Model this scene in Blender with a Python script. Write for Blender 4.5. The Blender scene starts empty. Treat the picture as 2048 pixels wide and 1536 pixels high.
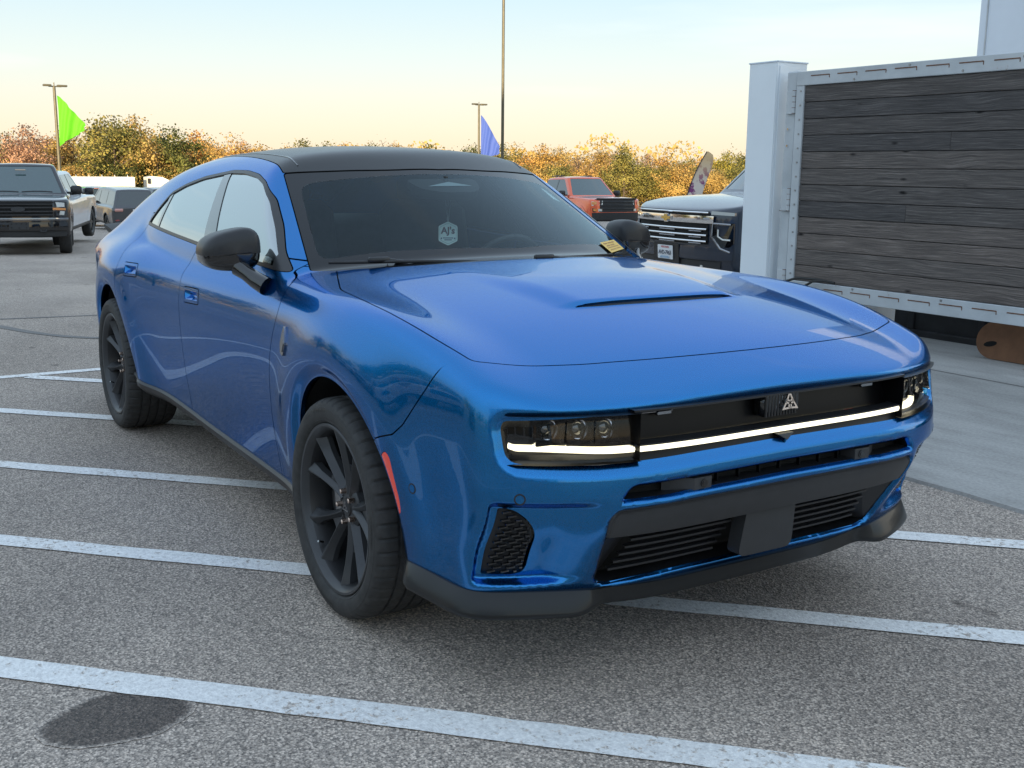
import bpy, math, random
import numpy as np
from mathutils import Matrix, Vector, noise as mnoise
# ------------------------------------------------------------------ camera, sky, sun, exposure
S = bpy.context.scene
COL = S.collection
R = math.radians
CAM_P = (3.19409548, -2.28505098, 1.44972838)
CAM_YAW, CAM_PITCH, CAM_ROLL, CAM_F = R(147.89228819), R(11.10728198), R(0.58198109), 2202.868722

def camera_axes():
    cy, sy, cp, sp = math.cos(CAM_YAW), math.sin(CAM_YAW), math.cos(CAM_PITCH), math.sin(CAM_PITCH)
    f = Vector((cy * cp, sy * cp, -sp)); r = Vector((sy, -cy, 0)); u = r.cross(f)
    c, s = math.cos(CAM_ROLL), math.sin(CAM_ROLL)
    return c * r + s * u, -s * r + c * u, f
_cd = bpy.data.cameras.new('camera'); _co = bpy.data.objects.new('camera', _cd); COL.objects.link(_co)
_r, _u, _f = camera_axes()
_co.matrix_world = Matrix(((_r[0], _u[0], -_f[0], CAM_P[0]), (_r[1], _u[1], -_f[1], CAM_P[1]),
                           (_r[2], _u[2], -_f[2], CAM_P[2]), (0, 0, 0, 1)))
_cd.sensor_width = 36; _cd.lens = CAM_F / 2048 * 36; _cd.clip_start = .05; _cd.clip_end = 3000
S.camera = _co

SUN_AZ, SUN_EL = R(-38), R(6.5)       # the low sun stands behind the camera
W_ = bpy.data.worlds.new('World'); S.world = W_; W_.use_nodes = True
_n, _l = W_.node_tree.nodes, W_.node_tree.links
_bg = _n['Background']
_sky = _n.new('ShaderNodeTexSky'); _sky.sky_type = 'NISHITA'; _sky.sun_disc = False
_sky.sun_elevation = SUN_EL; _sky.sun_rotation = R(90) - SUN_AZ
_sky.air_density = 1.0; _sky.dust_density = 0.6; _sky.ozone_density = 1.6
_tc = _n.new('ShaderNodeTexCoord'); _sx = _n.new('ShaderNodeSeparateXYZ'); _l.new(_tc.outputs['Generated'], _sx.inputs[0])
_rp = _n.new('ShaderNodeValToRGB'); _l.new(_sx.outputs['Z'], _rp.inputs[0])
for i, (p, c) in enumerate(((0.0, (.74, .61, .44, 1)), (.035, (.73, .655, .53, 1)), (.085, (.63, .675, .645, 1)), (.16, (.46, .61, .70, 1)), (.5, (.56, .71, .88, 1)), (1.0, (.50, .63, .80, 1)))):
    e = _rp.color_ramp.elements[i] if i < 2 else _rp.color_ramp.elements.new(p)
    e.position = p; e.color = c
# thin high cloud, faint
_nz = _n.new('ShaderNodeTexNoise'); _nz.inputs['Scale'].default_value = 2.2; _nz.inputs['Detail'].default_value = 6
_mp = _n.new('ShaderNodeMapping'); _mp.inputs['Scale'].default_value = (1.0, 1.0, 9.0); _mp.inputs['Location'].default_value = (3.1, .4, 0)
_l.new(_tc.outputs['Generated'], _mp.inputs[0]); _l.new(_mp.outputs[0], _nz.inputs[0])
_cr = _n.new('ShaderNodeValToRGB'); _cr.color_ramp.elements[0].position = .56; _cr.color_ramp.elements[1].position = .80
_cr.color_ramp.elements[1].color = (.30, .30, .30, 1)
_l.new(_nz.outputs[0], _cr.inputs[0])
_mc = _n.new('ShaderNodeMixRGB'); _mc.inputs[2].default_value = (1, .96, .9, 1); _l.new(_cr.outputs[0], _mc.inputs[0]); _l.new(_rp.outputs[0], _mc.inputs[1])
_ms = _n.new('ShaderNodeMixRGB'); _ms.blend_type = 'MULTIPLY'; _ms.inputs[0].default_value = 1
_ms.inputs[2].default_value = (4.9, 4.9, 4.9, 1); _l.new(_mc.outputs[0], _ms.inputs[1])
_mx = _n.new('ShaderNodeMixRGB'); _mx.inputs[0].default_value = .90
_l.new(_sky.outputs[0], _mx.inputs[1]); _l.new(_ms.outputs[0], _mx.inputs[2])
_l.new(_mx.outputs[0], _bg.inputs[0]); _bg.inputs[1].default_value = .15

_sd = bpy.data.lights.new('sun', 'SUN'); _so = bpy.data.objects.new('sun', _sd); COL.objects.link(_so)
_sd.energy = 5.0; _sd.angle = R(.6); _sd.color = (1.0, .80, .52)
_dirv = Vector((math.cos(SUN_AZ) * math.cos(SUN_EL), math.sin(SUN_AZ) * math.cos(SUN_EL), math.sin(SUN_EL)))
_so.rotation_euler = _dirv.to_track_quat('Z', 'Y').to_euler()
_so.location = _dirv * 50
S.view_settings.view_transform = 'Standard'; S.view_settings.look = 'None'
S.view_settings.exposure = 0.97; S.view_settings.gamma = 1; S.view_settings.use_curve_mapping = False
S.cycles.max_bounces = 8; S.cycles.transparent_max_bounces = 12
S.cycles.use_denoising = True
# ------------------------------------------------------------------ helpers
random.seed(7); RNG = np.random.default_rng(7)
def link(o, parent=None):
    COL.objects.link(o)
    if parent is not None: o.parent = parent
    return o
def tag(o, label=None, cat=None, group=None, kind=None):
    if label: o['label'] = label
    if cat: o['category'] = cat
    if group: o['group'] = group
    if kind: o['kind'] = kind
    return o
def empty(name, loc=(0, 0, 0), rz=0.0):
    o = bpy.data.objects.new(name, None); o.empty_display_size = .2
    o.location = loc; o.rotation_euler = (0, 0, rz); return link(o)
def mesh_obj(name, V, Fc, mat, parent=None, smooth=False, normals=None, mats=None, midx=None):
    me = bpy.data.meshes.new(name)
    V = np.asarray(V, float)
    if isinstance(Fc, np.ndarray) and Fc.ndim == 2:
        k = Fc.shape[1]; nf = len(Fc)
        me.vertices.add(len(V)); me.vertices.foreach_set('co', V.astype(np.float32).ravel())
        me.loops.add(nf * k); me.loops.foreach_set('vertex_index', Fc.astype(np.int32).ravel())
        me.polygons.add(nf); me.polygons.foreach_set('loop_start', np.arange(0, nf * k, k, dtype=np.int32))
        me.update(calc_edges=True)
    else:
        me.from_pydata(V.tolist(), [], [list(map(int, f)) for f in Fc]); me.update()
    for m in (mats or [mat]): me.materials.append(m)
    if midx is not None: me.polygons.foreach_set('material_index', np.asarray(midx, np.int32))
    if smooth or normals is not None:
        me.polygons.foreach_set('use_smooth', np.ones(len(me.polygons), bool))
    me.validate()
    if normals is not None and len(me.vertices) == len(normals):
        me.normals_split_custom_set_from_vertices(np.asarray(normals, float).tolist())
    o = bpy.data.objects.new(name, me)
    return link(o, parent)
class MB:
    """collects simple solids into one mesh"""
    def __init__(s): s.V = []; s.F = []; s.n = 0; s.M = []; s.mi = 0
    def add(s, V, F, M=None):
        V = np.asarray(V, float)
        if M is not None: V = (np.asarray(M)[:3, :3] @ V.T).T + np.asarray(M)[:3, 3]
        s.V.append(V); s.F += [[i + s.n for i in f] for f in F]; s.M += [s.mi] * len(F); s.n += len(V); return s
    def box(s, c, d, ch=0.0, M=None, taper=None):
        """chamfered box: centre c, size d"""
        x, y, z = [q / 2 for q in d]; c = np.asarray(c, float)
        if ch <= 0:
            V = np.array([(i * x, j * y, k * z) for i in (-1, 1) for j in (-1, 1) for k in (-1, 1)]) + c
            F = [(0, 1, 3, 2), (4, 6, 7, 5), (0, 4, 5, 1), (2, 3, 7, 6), (0, 2, 6, 4), (1, 5, 7, 3)]
            return s.add(V, F, M)
        ch = min(ch, x * .9, y * .9, z * .9); V = []; idx = {}
        for i in (-1, 1):
            for j in (-1, 1):
                for k in (-1, 1):
                    for a in range(3):
                        p = [i * x, j * y, k * z]
                        for b in range(3):
                            if b != a: p[b] -= (i, j, k)[b] * ch
                        idx[i, j, k, a] = len(V); V.append(p)
        F = []
        for a in range(3):
            for sg in (-1, 1):
                o1, o2 = [(1, 2), (2, 0), (0, 1)][a]; q = []
                for u, w in ((-1, -1), (1, -1), (1, 1), (-1, 1)):
                    t = [0, 0, 0]; t[a] = sg; t[o1] = u; t[o2] = w; q.append(idx[(*t, a)])
                F.append(q if sg > 0 else q[::-1])
        for a in range(3):          # edge chamfers along axis a
            o1, o2 = [(1, 2), (2, 0), (0, 1)][a]
            for u in (-1, 1):
                for w in (-1, 1):
                    t0 = [0, 0, 0]; t0[a] = -1; t0[o1] = u; t0[o2] = w; t1 = list(t0); t1[a] = 1
                    q = [idx[(*t0, o1)], idx[(*t1, o1)], idx[(*t1, o2)], idx[(*t0, o2)]]
                    F.append(q if u * w < 0 else q[::-1])
        for i in (-1, 1):
            for j in (-1, 1):
                for k in (-1, 1):
                    q = [idx[i, j, k, a] for a in range(3)]; F.append(q if i * j * k > 0 else q[::-1])
        return s.add(np.array(V) + c, F, M)
    def cyl(s, p0, p1, r0, r1=None, n=16, caps=True):
        p0, p1 = np.asarray(p0, float), np.asarray(p1, float); r1 = r0 if r1 is None else r1
        d = p1 - p0; d = d / np.linalg.norm(d); u = np.cross(d, (0, 0, 1) if abs(d[2]) < .9 else (1, 0, 0)); u /= np.linalg.norm(u); w = np.cross(d, u)
        t = np.linspace(0, 2 * np.pi, n, endpoint=False); ring = np.cos(t)[:, None] * u + np.sin(t)[:, None] * w
        V = np.r_[p0 + ring * r0, p1 + ring * r1]; F = [(i, (i + 1) % n, n + (i + 1) % n, n + i) for i in range(n)]
        if caps: F += [tuple(range(n))[::-1], tuple(range(n, 2 * n))]
        return s.add(V, F)
    def tube(s, pts, r, n=8, caps=True):
        P = np.asarray(pts, float); rr = np.broadcast_to(np.asarray(r, float), (len(P),))
        T = np.gradient(P, axis=0); T /= np.linalg.norm(T, axis=1)[:, None] + 1e-12
        u = np.cross(T[0], (0, 0, 1) if abs(T[0][2]) < .9 else (1, 0, 0)); V = []
        th = np.linspace(0, 2 * np.pi, n, endpoint=False)
        for p, t, q in zip(P, T, rr):
            u = u - t * (u @ t); u /= np.linalg.norm(u) + 1e-12; w = np.cross(t, u)
            V.append(p + q * (np.cos(th)[:, None] * u + np.sin(th)[:, None] * w))
        m = len(P); F = [(a * n + i, a * n + (i + 1) % n, (a + 1) * n + (i + 1) % n, (a + 1) * n + i) for a in range(m - 1) for i in range(n)]
        if caps: F += [tuple(range(n))[::-1], tuple(range((m - 1) * n, m * n))]
        return s.add(np.concatenate(V), F)
    def prism(s, poly, z0, z1, M=None):
        q = np.asarray(poly, float); n = len(q)
        V = np.r_[np.c_[q, np.full(n, z0)], np.c_[q, np.full(n, z1)]]
        F = [(i, (i + 1) % n, n + (i + 1) % n, n + i) for i in range(n)] + [tuple(range(n))[::-1], tuple(range(n, 2 * n))]
        return s.add(V, F, M)
    def lathe(s, prof, n=48, axis='y', c=(0, 0, 0), closed=False):
        """prof: list of (radius, along); axis y"""
        p = np.asarray(prof, float); m = len(p); t = np.linspace(0, 2 * np.pi, n, endpoint=False)
        V = np.stack([np.outer(np.cos(t), p[:, 0]), np.tile(p[:, 1], (n, 1)), np.outer(np.sin(t), p[:, 0])], -1).reshape(-1, 3)
        F = [(i * m + j, i * m + j + 1, ((i + 1) % n) * m + j + 1, ((i + 1) % n) * m + j) for i in range(n) for j in range(m - 1)]
        return s.add(V + np.asarray(c), F)
    def grid(s, P):
        P = np.asarray(P, float); a, b = P.shape[:2]
        return s.add(P.reshape(-1, 3), [(i * b + j, i * b + j + 1, (i + 1) * b + j + 1, (i + 1) * b + j) for i in range(a - 1) for j in range(b - 1)])
    def build(s, name, mat, parent=None, smooth=None, mats=None):
        o = mesh_obj(name, np.concatenate(s.V), s.F, mat, parent, mats=mats, midx=s.M if mats else None)
        if smooth is not None:
            me = o.data; me.polygons.foreach_set('use_smooth', np.ones(len(me.polygons), bool)); me.set_sharp_from_angle(angle=R(smooth))
        return o
def rotz(a, t=(0, 0, 0)): return Matrix.Translation(t) @ Matrix.Rotation(a, 4, 'Z')
def copy_tree(o, parent=None):
    c = o.copy(); link(c)
    if parent is not None: c.parent = parent
    for ch in list(o.children): copy_tree(ch, c)
    return c
def face_mat(o, ux, uy):
    ux, uy = Vector(ux).normalized(), Vector(uy).normalized(); uz = ux.cross(uy)
    return Matrix(((ux[0], uy[0], uz[0], o[0]), (ux[1], uy[1], uz[1], o[1]), (ux[2], uy[2], uz[2], o[2]), (0, 0, 0, 1)))
# ------------------------------------------------------------------ materials
def mat(name, base=(.5, .5, .5), rough=.5, metal=0.0, coat=0.0, coat_r=.03, spec=.5, emit=None, es=0.0, ior=1.5):
    m = bpy.data.materials.new(name); m.use_nodes = True; b = m.node_tree.nodes['Principled BSDF']
    b.inputs['Base Color'].default_value = (*base, 1); b.inputs['Roughness'].default_value = rough; b.inputs['Metallic'].default_value = metal
    b.inputs['Coat Weight'].default_value = coat; b.inputs['Coat Roughness'].default_value = coat_r
    b.inputs['Specular IOR Level'].default_value = spec; b.inputs['IOR'].default_value = ior
    if emit: b.inputs['Emission Color'].default_value = (*emit, 1); b.inputs['Emission Strength'].default_value = es
    return m
def N(m, t, **k):
    n = m.node_tree.nodes.new('ShaderNode' + t)
    for a, v in k.items():
        if hasattr(n, a): setattr(n, a, v)
        else: n.inputs[a.replace('_', ' ')].default_value = v
    return n
def L(m, a, b): m.node_tree.links.new(a, b)
def P_(m): return m.node_tree.nodes['Principled BSDF']
def ramp(m, fac, stops):
    r = N(m, 'ValToRGB'); cr = r.color_ramp
    for i, (p, c) in enumerate(stops):
        e = cr.elements[i] if i < 2 else cr.elements.new(p)
        e.position = p; e.color = (*c, 1) if len(c) == 3 else c
    L(m, fac, r.inputs[0]); return r.outputs[0]
def noise_tex(m, scale, detail=4, rough=.55, vec=None, sc=None):
    n = N(m, 'TexNoise'); n.inputs['Scale'].default_value = scale; n.inputs['Detail'].default_value = detail; n.inputs['Roughness'].default_value = rough
    if vec is not None:
        if sc is not None:
            mp = N(m, 'Mapping'); mp.inputs['Scale'].default_value = sc; L(m, vec, mp.inputs[0]); vec = mp.outputs[0]
        L(m, vec, n.inputs[0])
    return n.outputs[0]
def bump(m, h, strength=.3, dist=.01):
    b = N(m, 'Bump'); b.inputs['Strength'].default_value = strength; b.inputs['Distance'].default_value = dist
    L(m, h, b.inputs['Height']); L(m, b.outputs[0], P_(m).inputs['Normal']); return b
def mixc(m, f, a, b, mode='MIX'):
    x = N(m, 'MixRGB'); x.blend_type = mode
    for s, v in ((0, f), (1, a), (2, b)):
        if hasattr(v, 'is_linked'): L(m, v, x.inputs[s])
        else: x.inputs[s].default_value = v if s == 0 else ((*v, 1) if len(v) == 3 else v)
    return x.outputs[0]
def worldpos(m): return N(m, 'NewGeometry').outputs['Position']
def objco(m): return N(m, 'TexCoord').outputs['Object']
def vary(m, amount=.25, scale=3.0, detail=5):
    """mottle the base colour a little so that no surface is perfectly flat"""
    b = P_(m); c = tuple(b.inputs['Base Color'].default_value)[:3]
    f = noise_tex(m, scale, detail, .6, objco(m))
    L(m, ramp(m, f, ((.3, tuple(x * (1 - amount) for x in c)), (.7, tuple(min(1, x * (1 + amount)) for x in c)))), b.inputs['Base Color']); return m

def asphalt_colour(m, p):
    v = N(m, 'TexVoronoi'); v.inputs['Scale'].default_value = 145; L(m, p, v.inputs[0])
    sp = N(m, 'SeparateColor'); L(m, v.outputs['Color'], sp.inputs[0])
    stones = ramp(m, sp.outputs[0], ((0, (.13, .115, .104)), (.3, (.34, .29, .252)), (.7, (.59, .505, .435)), (1, (.92, .80, .69))))
    binder = ramp(m, v.outputs['Distance'], ((.40, (1, 1, 1)), (.80, (.38, .38, .38))))
    c = mixc(m, 1.0, stones, binder, 'MULTIPLY')
    v2 = N(m, 'TexVoronoi'); v2.inputs['Scale'].default_value = 260; L(m, p, v2.inputs[0])
    s2 = N(m, 'SeparateColor'); L(m, v2.outputs['Color'], s2.inputs[0])
    c = mixc(m, .35, c, ramp(m, s2.outputs[1], ((0, (.10, .10, .10)), (1, (.70, .64, .58)))))
    big = noise_tex(m, .55, 5, .6, p)
    c = mixc(m, 1.0, c, ramp(m, big, ((.25, (.84, .82, .81)), (.75, (1.16, 1.12, 1.08)))), 'MULTIPLY')
    # oily spots
    sp3 = noise_tex(m, 2.3, 3, .5, p, (1, 1.7, 1))
    c = mixc(m, 1.0, c, ramp(m, sp3, ((.24, (.42, .41, .41)), (.315, (1, 1, 1)))), 'MULTIPLY')
    # worn tracks and long tonal drift
    tr = noise_tex(m, .22, 4, .55, p, (1.0, 2.4, 1)); c = mixc(m, 1.0, c, ramp(m, tr, ((.35, (.80, .79, .78)), (.62, (1.10, 1.09, 1.08)))), 'MULTIPLY')
    ck = N(m, 'TexVoronoi'); ck.feature = 'DISTANCE_TO_EDGE'; ck.inputs['Scale'].default_value = .42; wv = N(m, 'VectorMath', operation='MULTIPLY_ADD')
    wn = N(m, 'TexNoise'); wn.inputs['Scale'].default_value = 2.5; wn.inputs['Detail'].default_value = 6; L(m, p, wn.inputs[0]); L(m, wn.outputs['Color'], wv.inputs[0]); wv.inputs[1].default_value = (.35, .35, 0); L(m, p, wv.inputs[2]); L(m, wv.outputs[0], ck.inputs[0])
    gate_ = noise_tex(m, .35, 2, .5, p); ckm = ramp(m, ck.outputs['Distance'], ((.0015, (1, 1, 1)), (.004, (0, 0, 0)))); gm = ramp(m, gate_, ((.60, (0, 0, 0)), (.68, (.45, .45, .45))))
    c = mixc(m, mixc(m, 1.0, ckm, gm, 'MULTIPLY'), c, (.05, .047, .045))
    return c, v.outputs['Distance']
M_ = {}
m = mat('asphalt', rough=.85, spec=.3); p = worldpos(m); c, d = asphalt_colour(m, p); L(m, c, P_(m).inputs['Base Color']); bump(m, d, .55, .006); M_['asphalt'] = m
m = mat('asphalt_wet', rough=.6, spec=.4); p = worldpos(m); c, d = asphalt_colour(m, p)
at_ = N(m, 'Attribute'); at_.attribute_name = 'soak'; sf = N(m, 'Math', operation='MULTIPLY_ADD'); L(m, noise_tex(m, 55, 4, .7, p), sf.inputs[0]); sf.inputs[1].default_value = .9; L(m, at_.outputs['Fac'], sf.inputs[2])
wet = ramp(m, sf.outputs[0], ((.50, (1, 1, 1)), (.95, (.24, .225, .22)))); L(m, mixc(m, 1.0, c, wet, 'MULTIPLY'), P_(m).inputs['Base Color']); bump(m, d, .5, .005); M_['stain'] = m
m = mat('tar', (.05, .052, .056), .6); p = worldpos(m); c, d = asphalt_colour(m, p)
L(m, mixc(m, .25, (.045, .048, .054), c), P_(m).inputs['Base Color']); M_['tar'] = m
m = mat('line_paint', rough=.7); p = worldpos(m); c, d = asphalt_colour(m, p)
wear = noise_tex(m, 38, 6, .7, p); wear2 = noise_tex(m, 2.0, 3, .5, p)
ws = N(m, 'Math', operation='MULTIPLY_ADD'); L(m, wear2, ws.inputs[0]); ws.inputs[1].default_value = .35; L(m, wear, ws.inputs[2])
wr = ramp(m, ws.outputs[0], ((.74, (0, 0, 0)), (.83, (.85, .85, .85))))
vv = N(m, 'TexVoronoi'); vv.inputs['Scale'].default_value = 95; L(m, p, vv.inputs[0])
pcol = mixc(m, 1.0, (.95, .94, .91), ramp(m, noise_tex(m, 70, 5, .7, p), ((.3, (.66, .66, .67)), (.7, (1.05, 1.05, 1.05)))), 'MULTIPLY')
L(m, mixc(m, wr, pcol, c), P_(m).inputs['Base Color']); bump(m, d, .4, .004); M_['paint_line'] = m
m = mat('concrete', rough=.8); p = worldpos(m)
c = ramp(m, noise_tex(m, 1.6, 8, .65, p, (.7, 2.6, 1)), ((.25, (.26, .25, .235)), (.5, (.38, .37, .35)), (.8, (.48, .465, .44))))
c = mixc(m, 1.0, c, ramp(m, noise_tex(m, 60, 4, .6, p), ((.3, (.78, .78, .78)), (.7, (1.1, 1.1, 1.1)))), 'MULTIPLY')
L(m, c, P_(m).inputs['Base Color']); bump(m, noise_tex(m, 40, 6, .6, p), .25, .004); M_['concrete'] = m
# weathered plank
m = mat('weathered_wood', rough=.8, spec=.25); oc = objco(m); oi = N(m, 'ObjectInfo')
va = N(m, 'VectorMath', operation='MULTIPLY_ADD'); L(m, oc, va.inputs[0]); va.inputs[1].default_value = (1, 1, 1)
cx = N(m, 'CombineXYZ'); mm = N(m, 'Math', operation='MULTIPLY'); L(m, oi.outputs['Random'], mm.inputs[0]); mm.inputs[1].default_value = 37.0
L(m, mm.outputs[0], cx.inputs[0]); L(m, mm.outputs[0], cx.inputs[2]); L(m, cx.outputs[0], va.inputs[2])
warp = N(m, 'TexNoise'); warp.inputs['Scale'].default_value = 2.2; warp.inputs['Detail'].default_value = 3
mpw = N(m, 'Mapping'); mpw.inputs['Scale'].default_value = (.9, 1, 3.0); L(m, va.outputs[0], mpw.inputs[0]); L(m, mpw.outputs[0], warp.inputs[0])
wa = N(m, 'VectorMath', operation='MULTIPLY_ADD'); L(m, warp.outputs['Color'], wa.inputs[0]); wa.inputs[1].default_value = (0, 0, .075); L(m, va.outputs[0], wa.inputs[2])
g1 = noise_tex(m, 5.0, 9, .72, wa.outputs[0], (.40, 1, 26)); g2 = noise_tex(m, 14, 6, .7, wa.outputs[0], (.28, 1, 22))
c = ramp(m, g1, ((.33, (.018, .017, .018)), (.45, (.070, .066, .066)), (.55, (.15, .14, .135)), (.68, (.36, .335, .32))))
c = mixc(m, .40, c, ramp(m, g2, ((.3, (.030, .029, .030)), (.7, (.22, .205, .195)))))
tint = ramp(m, oi.outputs['Random'], ((0, (.72, .71, .72)), (.5, (1.02, .96, .92)), (1, (1.38, 1.22, 1.12))))
c = mixc(m, 1.0, c, tint, 'MULTIPLY')
kn = N(m, 'TexVoronoi'); kn.inputs['Scale'].default_value = 1.0; mk = N(m, 'Mapping'); mk.inputs['Scale'].default_value = (2.6, 0.0, 7.5); L(m, va.outputs[0], mk.inputs[0]); L(m, mk.outputs[0], kn.inputs[0])
c = mixc(m, ramp(m, kn.outputs['Distance'], ((.04, (1, 1, 1)), (.12, (0, 0, 0)))), c, (.008, .007, .007))
L(m, c, P_(m).inputs['Base Color']); bump(m, g1, .5, .006); M_['wood'] = m
m = mat('gate_frame_paint', (.50, .53, .55), .45); oc = worldpos(m)
f = noise_tex(m, 9, 6, .7, oc); rust = ramp(m, f, ((.66, (0, 0, 0)), (.74, (.7, .7, .7))))
c = ramp(m, noise_tex(m, 3, 5, .6, oc), ((.3, (.42, .45, .47)), (.7, (.56, .59, .61))))
L(m, mixc(m, rust, c, (.30, .19, .12)), P_(m).inputs['Base Color']); M_['frame'] = m
M_['rust'] = vary(mat('rust', (.16, .075, .040), .85), .5, 40)
M_['white_panel'] = vary(mat('white_panel', (.80, .85, .89), .35), .04, 1.5)
M_['white_panel2'] = vary(mat('white_panel_far', (.70, .77, .86), .4), .04, .8)
M_['shade_dark'] = vary(mat('shade_dark', (.022, .022, .024), .6), .4, 5)  # near-black tone stands in for shade behind the gate
M_['cardboard'] = vary(mat('cardboard', (.24, .115, .058), .75), .18, 9)
M_['black_rubber'] = mat('black_rubber', (.012, .012, .012), .5)
M_['pole'] = vary(mat('pole_bronze', (.115, .10, .062), .5, .2), .15, 4)
# car materials
m = mat('blue_paint', (.010, .160, .52), .22, 1.0, .75, .012)
P_(m).inputs['Specular Tint'].default_value = (.28, .52, .90, 1); P_(m).inputs['Coat IOR'].default_value = 1.5
lw = N(m, 'LayerWeight'); lw.inputs[0].default_value = .42
L(m, mixc(m, lw.outputs['Facing'], (.008, .190, .50), (.012, .130, .39)), P_(m).inputs['Base Color'])
fl = N(m, 'TexVoronoi'); fl.inputs['Scale'].default_value = 1400; L(m, objco(m), fl.inputs[0])
fs = N(m, 'SeparateColor'); L(m, fl.outputs['Color'], fs.inputs[0])
fr = N(m, 'MapRange'); L(m, fs.outputs[0], fr.inputs[0]); fr.inputs[3].default_value = .17; fr.inputs[4].default_value = .32; L(m, fr.outputs[0], P_(m).inputs['Roughness'])
M_['blue'] = m
M_['gloss_black'] = mat('gloss_black', (.006, .006, .007), .06, 0, 1.0)
M_['frit'] = mat('frit_black', (.007, .008, .010), .08, 0, .0, spec=.32)
M_['grille_black'] = mat('grille_black', (.004, .004, .005), .35, 0, 0, spec=.25)
M_['satin_black'] = mat('satin_black', (.018, .018, .020), .38)
M_['matte_black'] = vary(mat('matte_black', (.022, .022, .023), .6), .12, 30)
M_['bar_grey'] = vary(mat('bar_grey', (.036, .037, .040), .5), .10, 20)
M_['liner'] = mat('liner', (.008, .008, .008), .9)
M_['roof_black'] = mat('roof_black', (.012, .013, .014), .34, 0, .15, .1, .35)
M_['rim'] = vary(mat('rim_grey', (.055, .057, .061), .36, .3), .08, 12)
M_['chrome'] = mat('chrome', (.85, .85, .86), .08, 1.0)
M_['steel'] = mat('brake_steel', (.35, .35, .36), .3, 1.0)
M_['lug'] = mat('lug_nut', (.72, .55, .46), .25, 1.0)
m = mat('tyre', (.024, .020, .021), .72); L(m, ramp(m, noise_tex(m, 30, 5, .6, objco(m)), ((.3, (.024, .024, .024)), (.7, (.046, .045, .044)))), P_(m).inputs['Base Color']); M_['tyre'] = m
M_['tyre_text'] = mat('tyre_text', (.008, .008, .008), .5)
M_['red_lens'] = mat('red_marker', (.62, .035, .018), .15, 0, 1.0, emit=(.8, .05, .02), es=.12)
M_['drl'] = mat('light_strip', (.9, .88, .8), .25, 0, 0, emit=(1.0, .90, .62), es=.95)
M_['chrome_dark'] = mat('chrome_dark', (.32, .32, .33), .12, 1.0)
M_['seat'] = vary(mat('seat_fabric', (.045, .047, .050), .7), .2, 20)
M_['dash'] = mat('dash', (.020, .021, .023), .6)
M_['yellow'] = mat('yellow_sticker', (.80, .52, .10), .5)
M_['yellow_ink'] = mat('yellow_ink', (.45, .22, .06), .6)
M_['white_sticker'] = mat('white_sticker', (.62, .70, .70), .5)
M_['tag'] = mat('tag_card', (.80, .90, .88), .6)
M_['tag_ink'] = mat('tag_ink', (.10, .05, .06), .6)
def glass(name, tint, ior=1.5, refl=(1, 1, 1), boost=0.0):
    """thin pane: tinted see-through plus Fresnel reflection"""
    m = bpy.data.materials.new(name); m.use_nodes = True; nt = m.node_tree; nt.nodes.remove(P_(m))
    o = nt.nodes['Material Output']; tr = N(m, 'BsdfTransparent'); tr.inputs[0].default_value = (*tint, 1)
    gl = N(m, 'BsdfGlossy'); gl.inputs['Color'].default_value = (*refl, 1); gl.inputs['Roughness'].default_value = .01
    fr = N(m, 'Fresnel'); fr.inputs[0].default_value = ior; a = N(m, 'Math', operation='ADD'); a.use_clamp = True; L(m, fr.outputs[0], a.inputs[0]); a.inputs[1].default_value = boost
    mx = N(m, 'MixShader'); L(m, a.outputs[0], mx.inputs[0]); L(m, tr.outputs[0], mx.inputs[1]); L(m, gl.outputs[0], mx.inputs[2]); L(m, mx.outputs[0], o.inputs[0]); return m
M_['windscreen'] = glass('windscreen_glass', (.84, .94, .92), 1.33, (.78, .93, 1.0))
M_['privacy'] = glass('privacy_glass', (.36, .46, .44), 2.2, (.95, 1, 1), .30)
M_['rear_glass'] = glass('rear_glass', (.58, .74, .72), 1.5)
M_['lens'] = glass('lamp_lens', (.93, .93, .93), 1.4)
M_['far_glass'] = mat('far_glass', (.010, .016, .017), .04, 0, 1.0, .02, 1.0)
# ------------------------------------------------------------------ implicit body surface
# ---------- 1-D natural cubic spline ----------
class Sp:
    def __init__(s,*pts):
        p=np.array(sorted(pts),float); s.x,s.y=p[:,0],p[:,1]
        n=len(p); h=np.diff(s.x); A=np.eye(n); b=np.zeros(n)
        for i in range(1,n-1):
            A[i,i-1],A[i,i],A[i,i+1]=h[i-1],2*(h[i-1]+h[i]),h[i]
            b[i]=6*((s.y[i+1]-s.y[i])/h[i]-(s.y[i]-s.y[i-1])/h[i-1])
        s.m=np.linalg.solve(A,b); s.h=h
    def __call__(s,t):
        t=np.asarray(t,float); tc=np.clip(t,s.x[0],s.x[-1])
        i=np.clip(np.searchsorted(s.x,tc)-1,0,len(s.h)-1)
        h=s.h[i]; a=(s.x[i+1]-tc)/h; b=(tc-s.x[i])/h
        v=a*s.y[i]+b*s.y[i+1]+((a**3-a)*s.m[i]+(b**3-b)*s.m[i+1])*h*h/6
        d0=(s.y[1]-s.y[0])/s.h[0]-s.h[0]*(2*s.m[0]+s.m[1])/6
        d1=(s.y[-1]-s.y[-2])/s.h[-1]+s.h[-1]*(s.m[-2]+2*s.m[-1])/6
        return v+np.minimum(t-s.x[0],0)*d0+np.maximum(t-s.x[-1],0)*d1
def smax(a,b,k):
    h=np.maximum(k-np.abs(a-b),0)/k
    return np.maximum(a,b)+h*h*h*k/6
def smin(a,b,k): return -smax(-a,-b,k)
def sstep(e0,e1,x):
    t=np.clip((x-e0)/(e1-e0),0,1); return t*t*t*(t*(6*t-15)+10)
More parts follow.
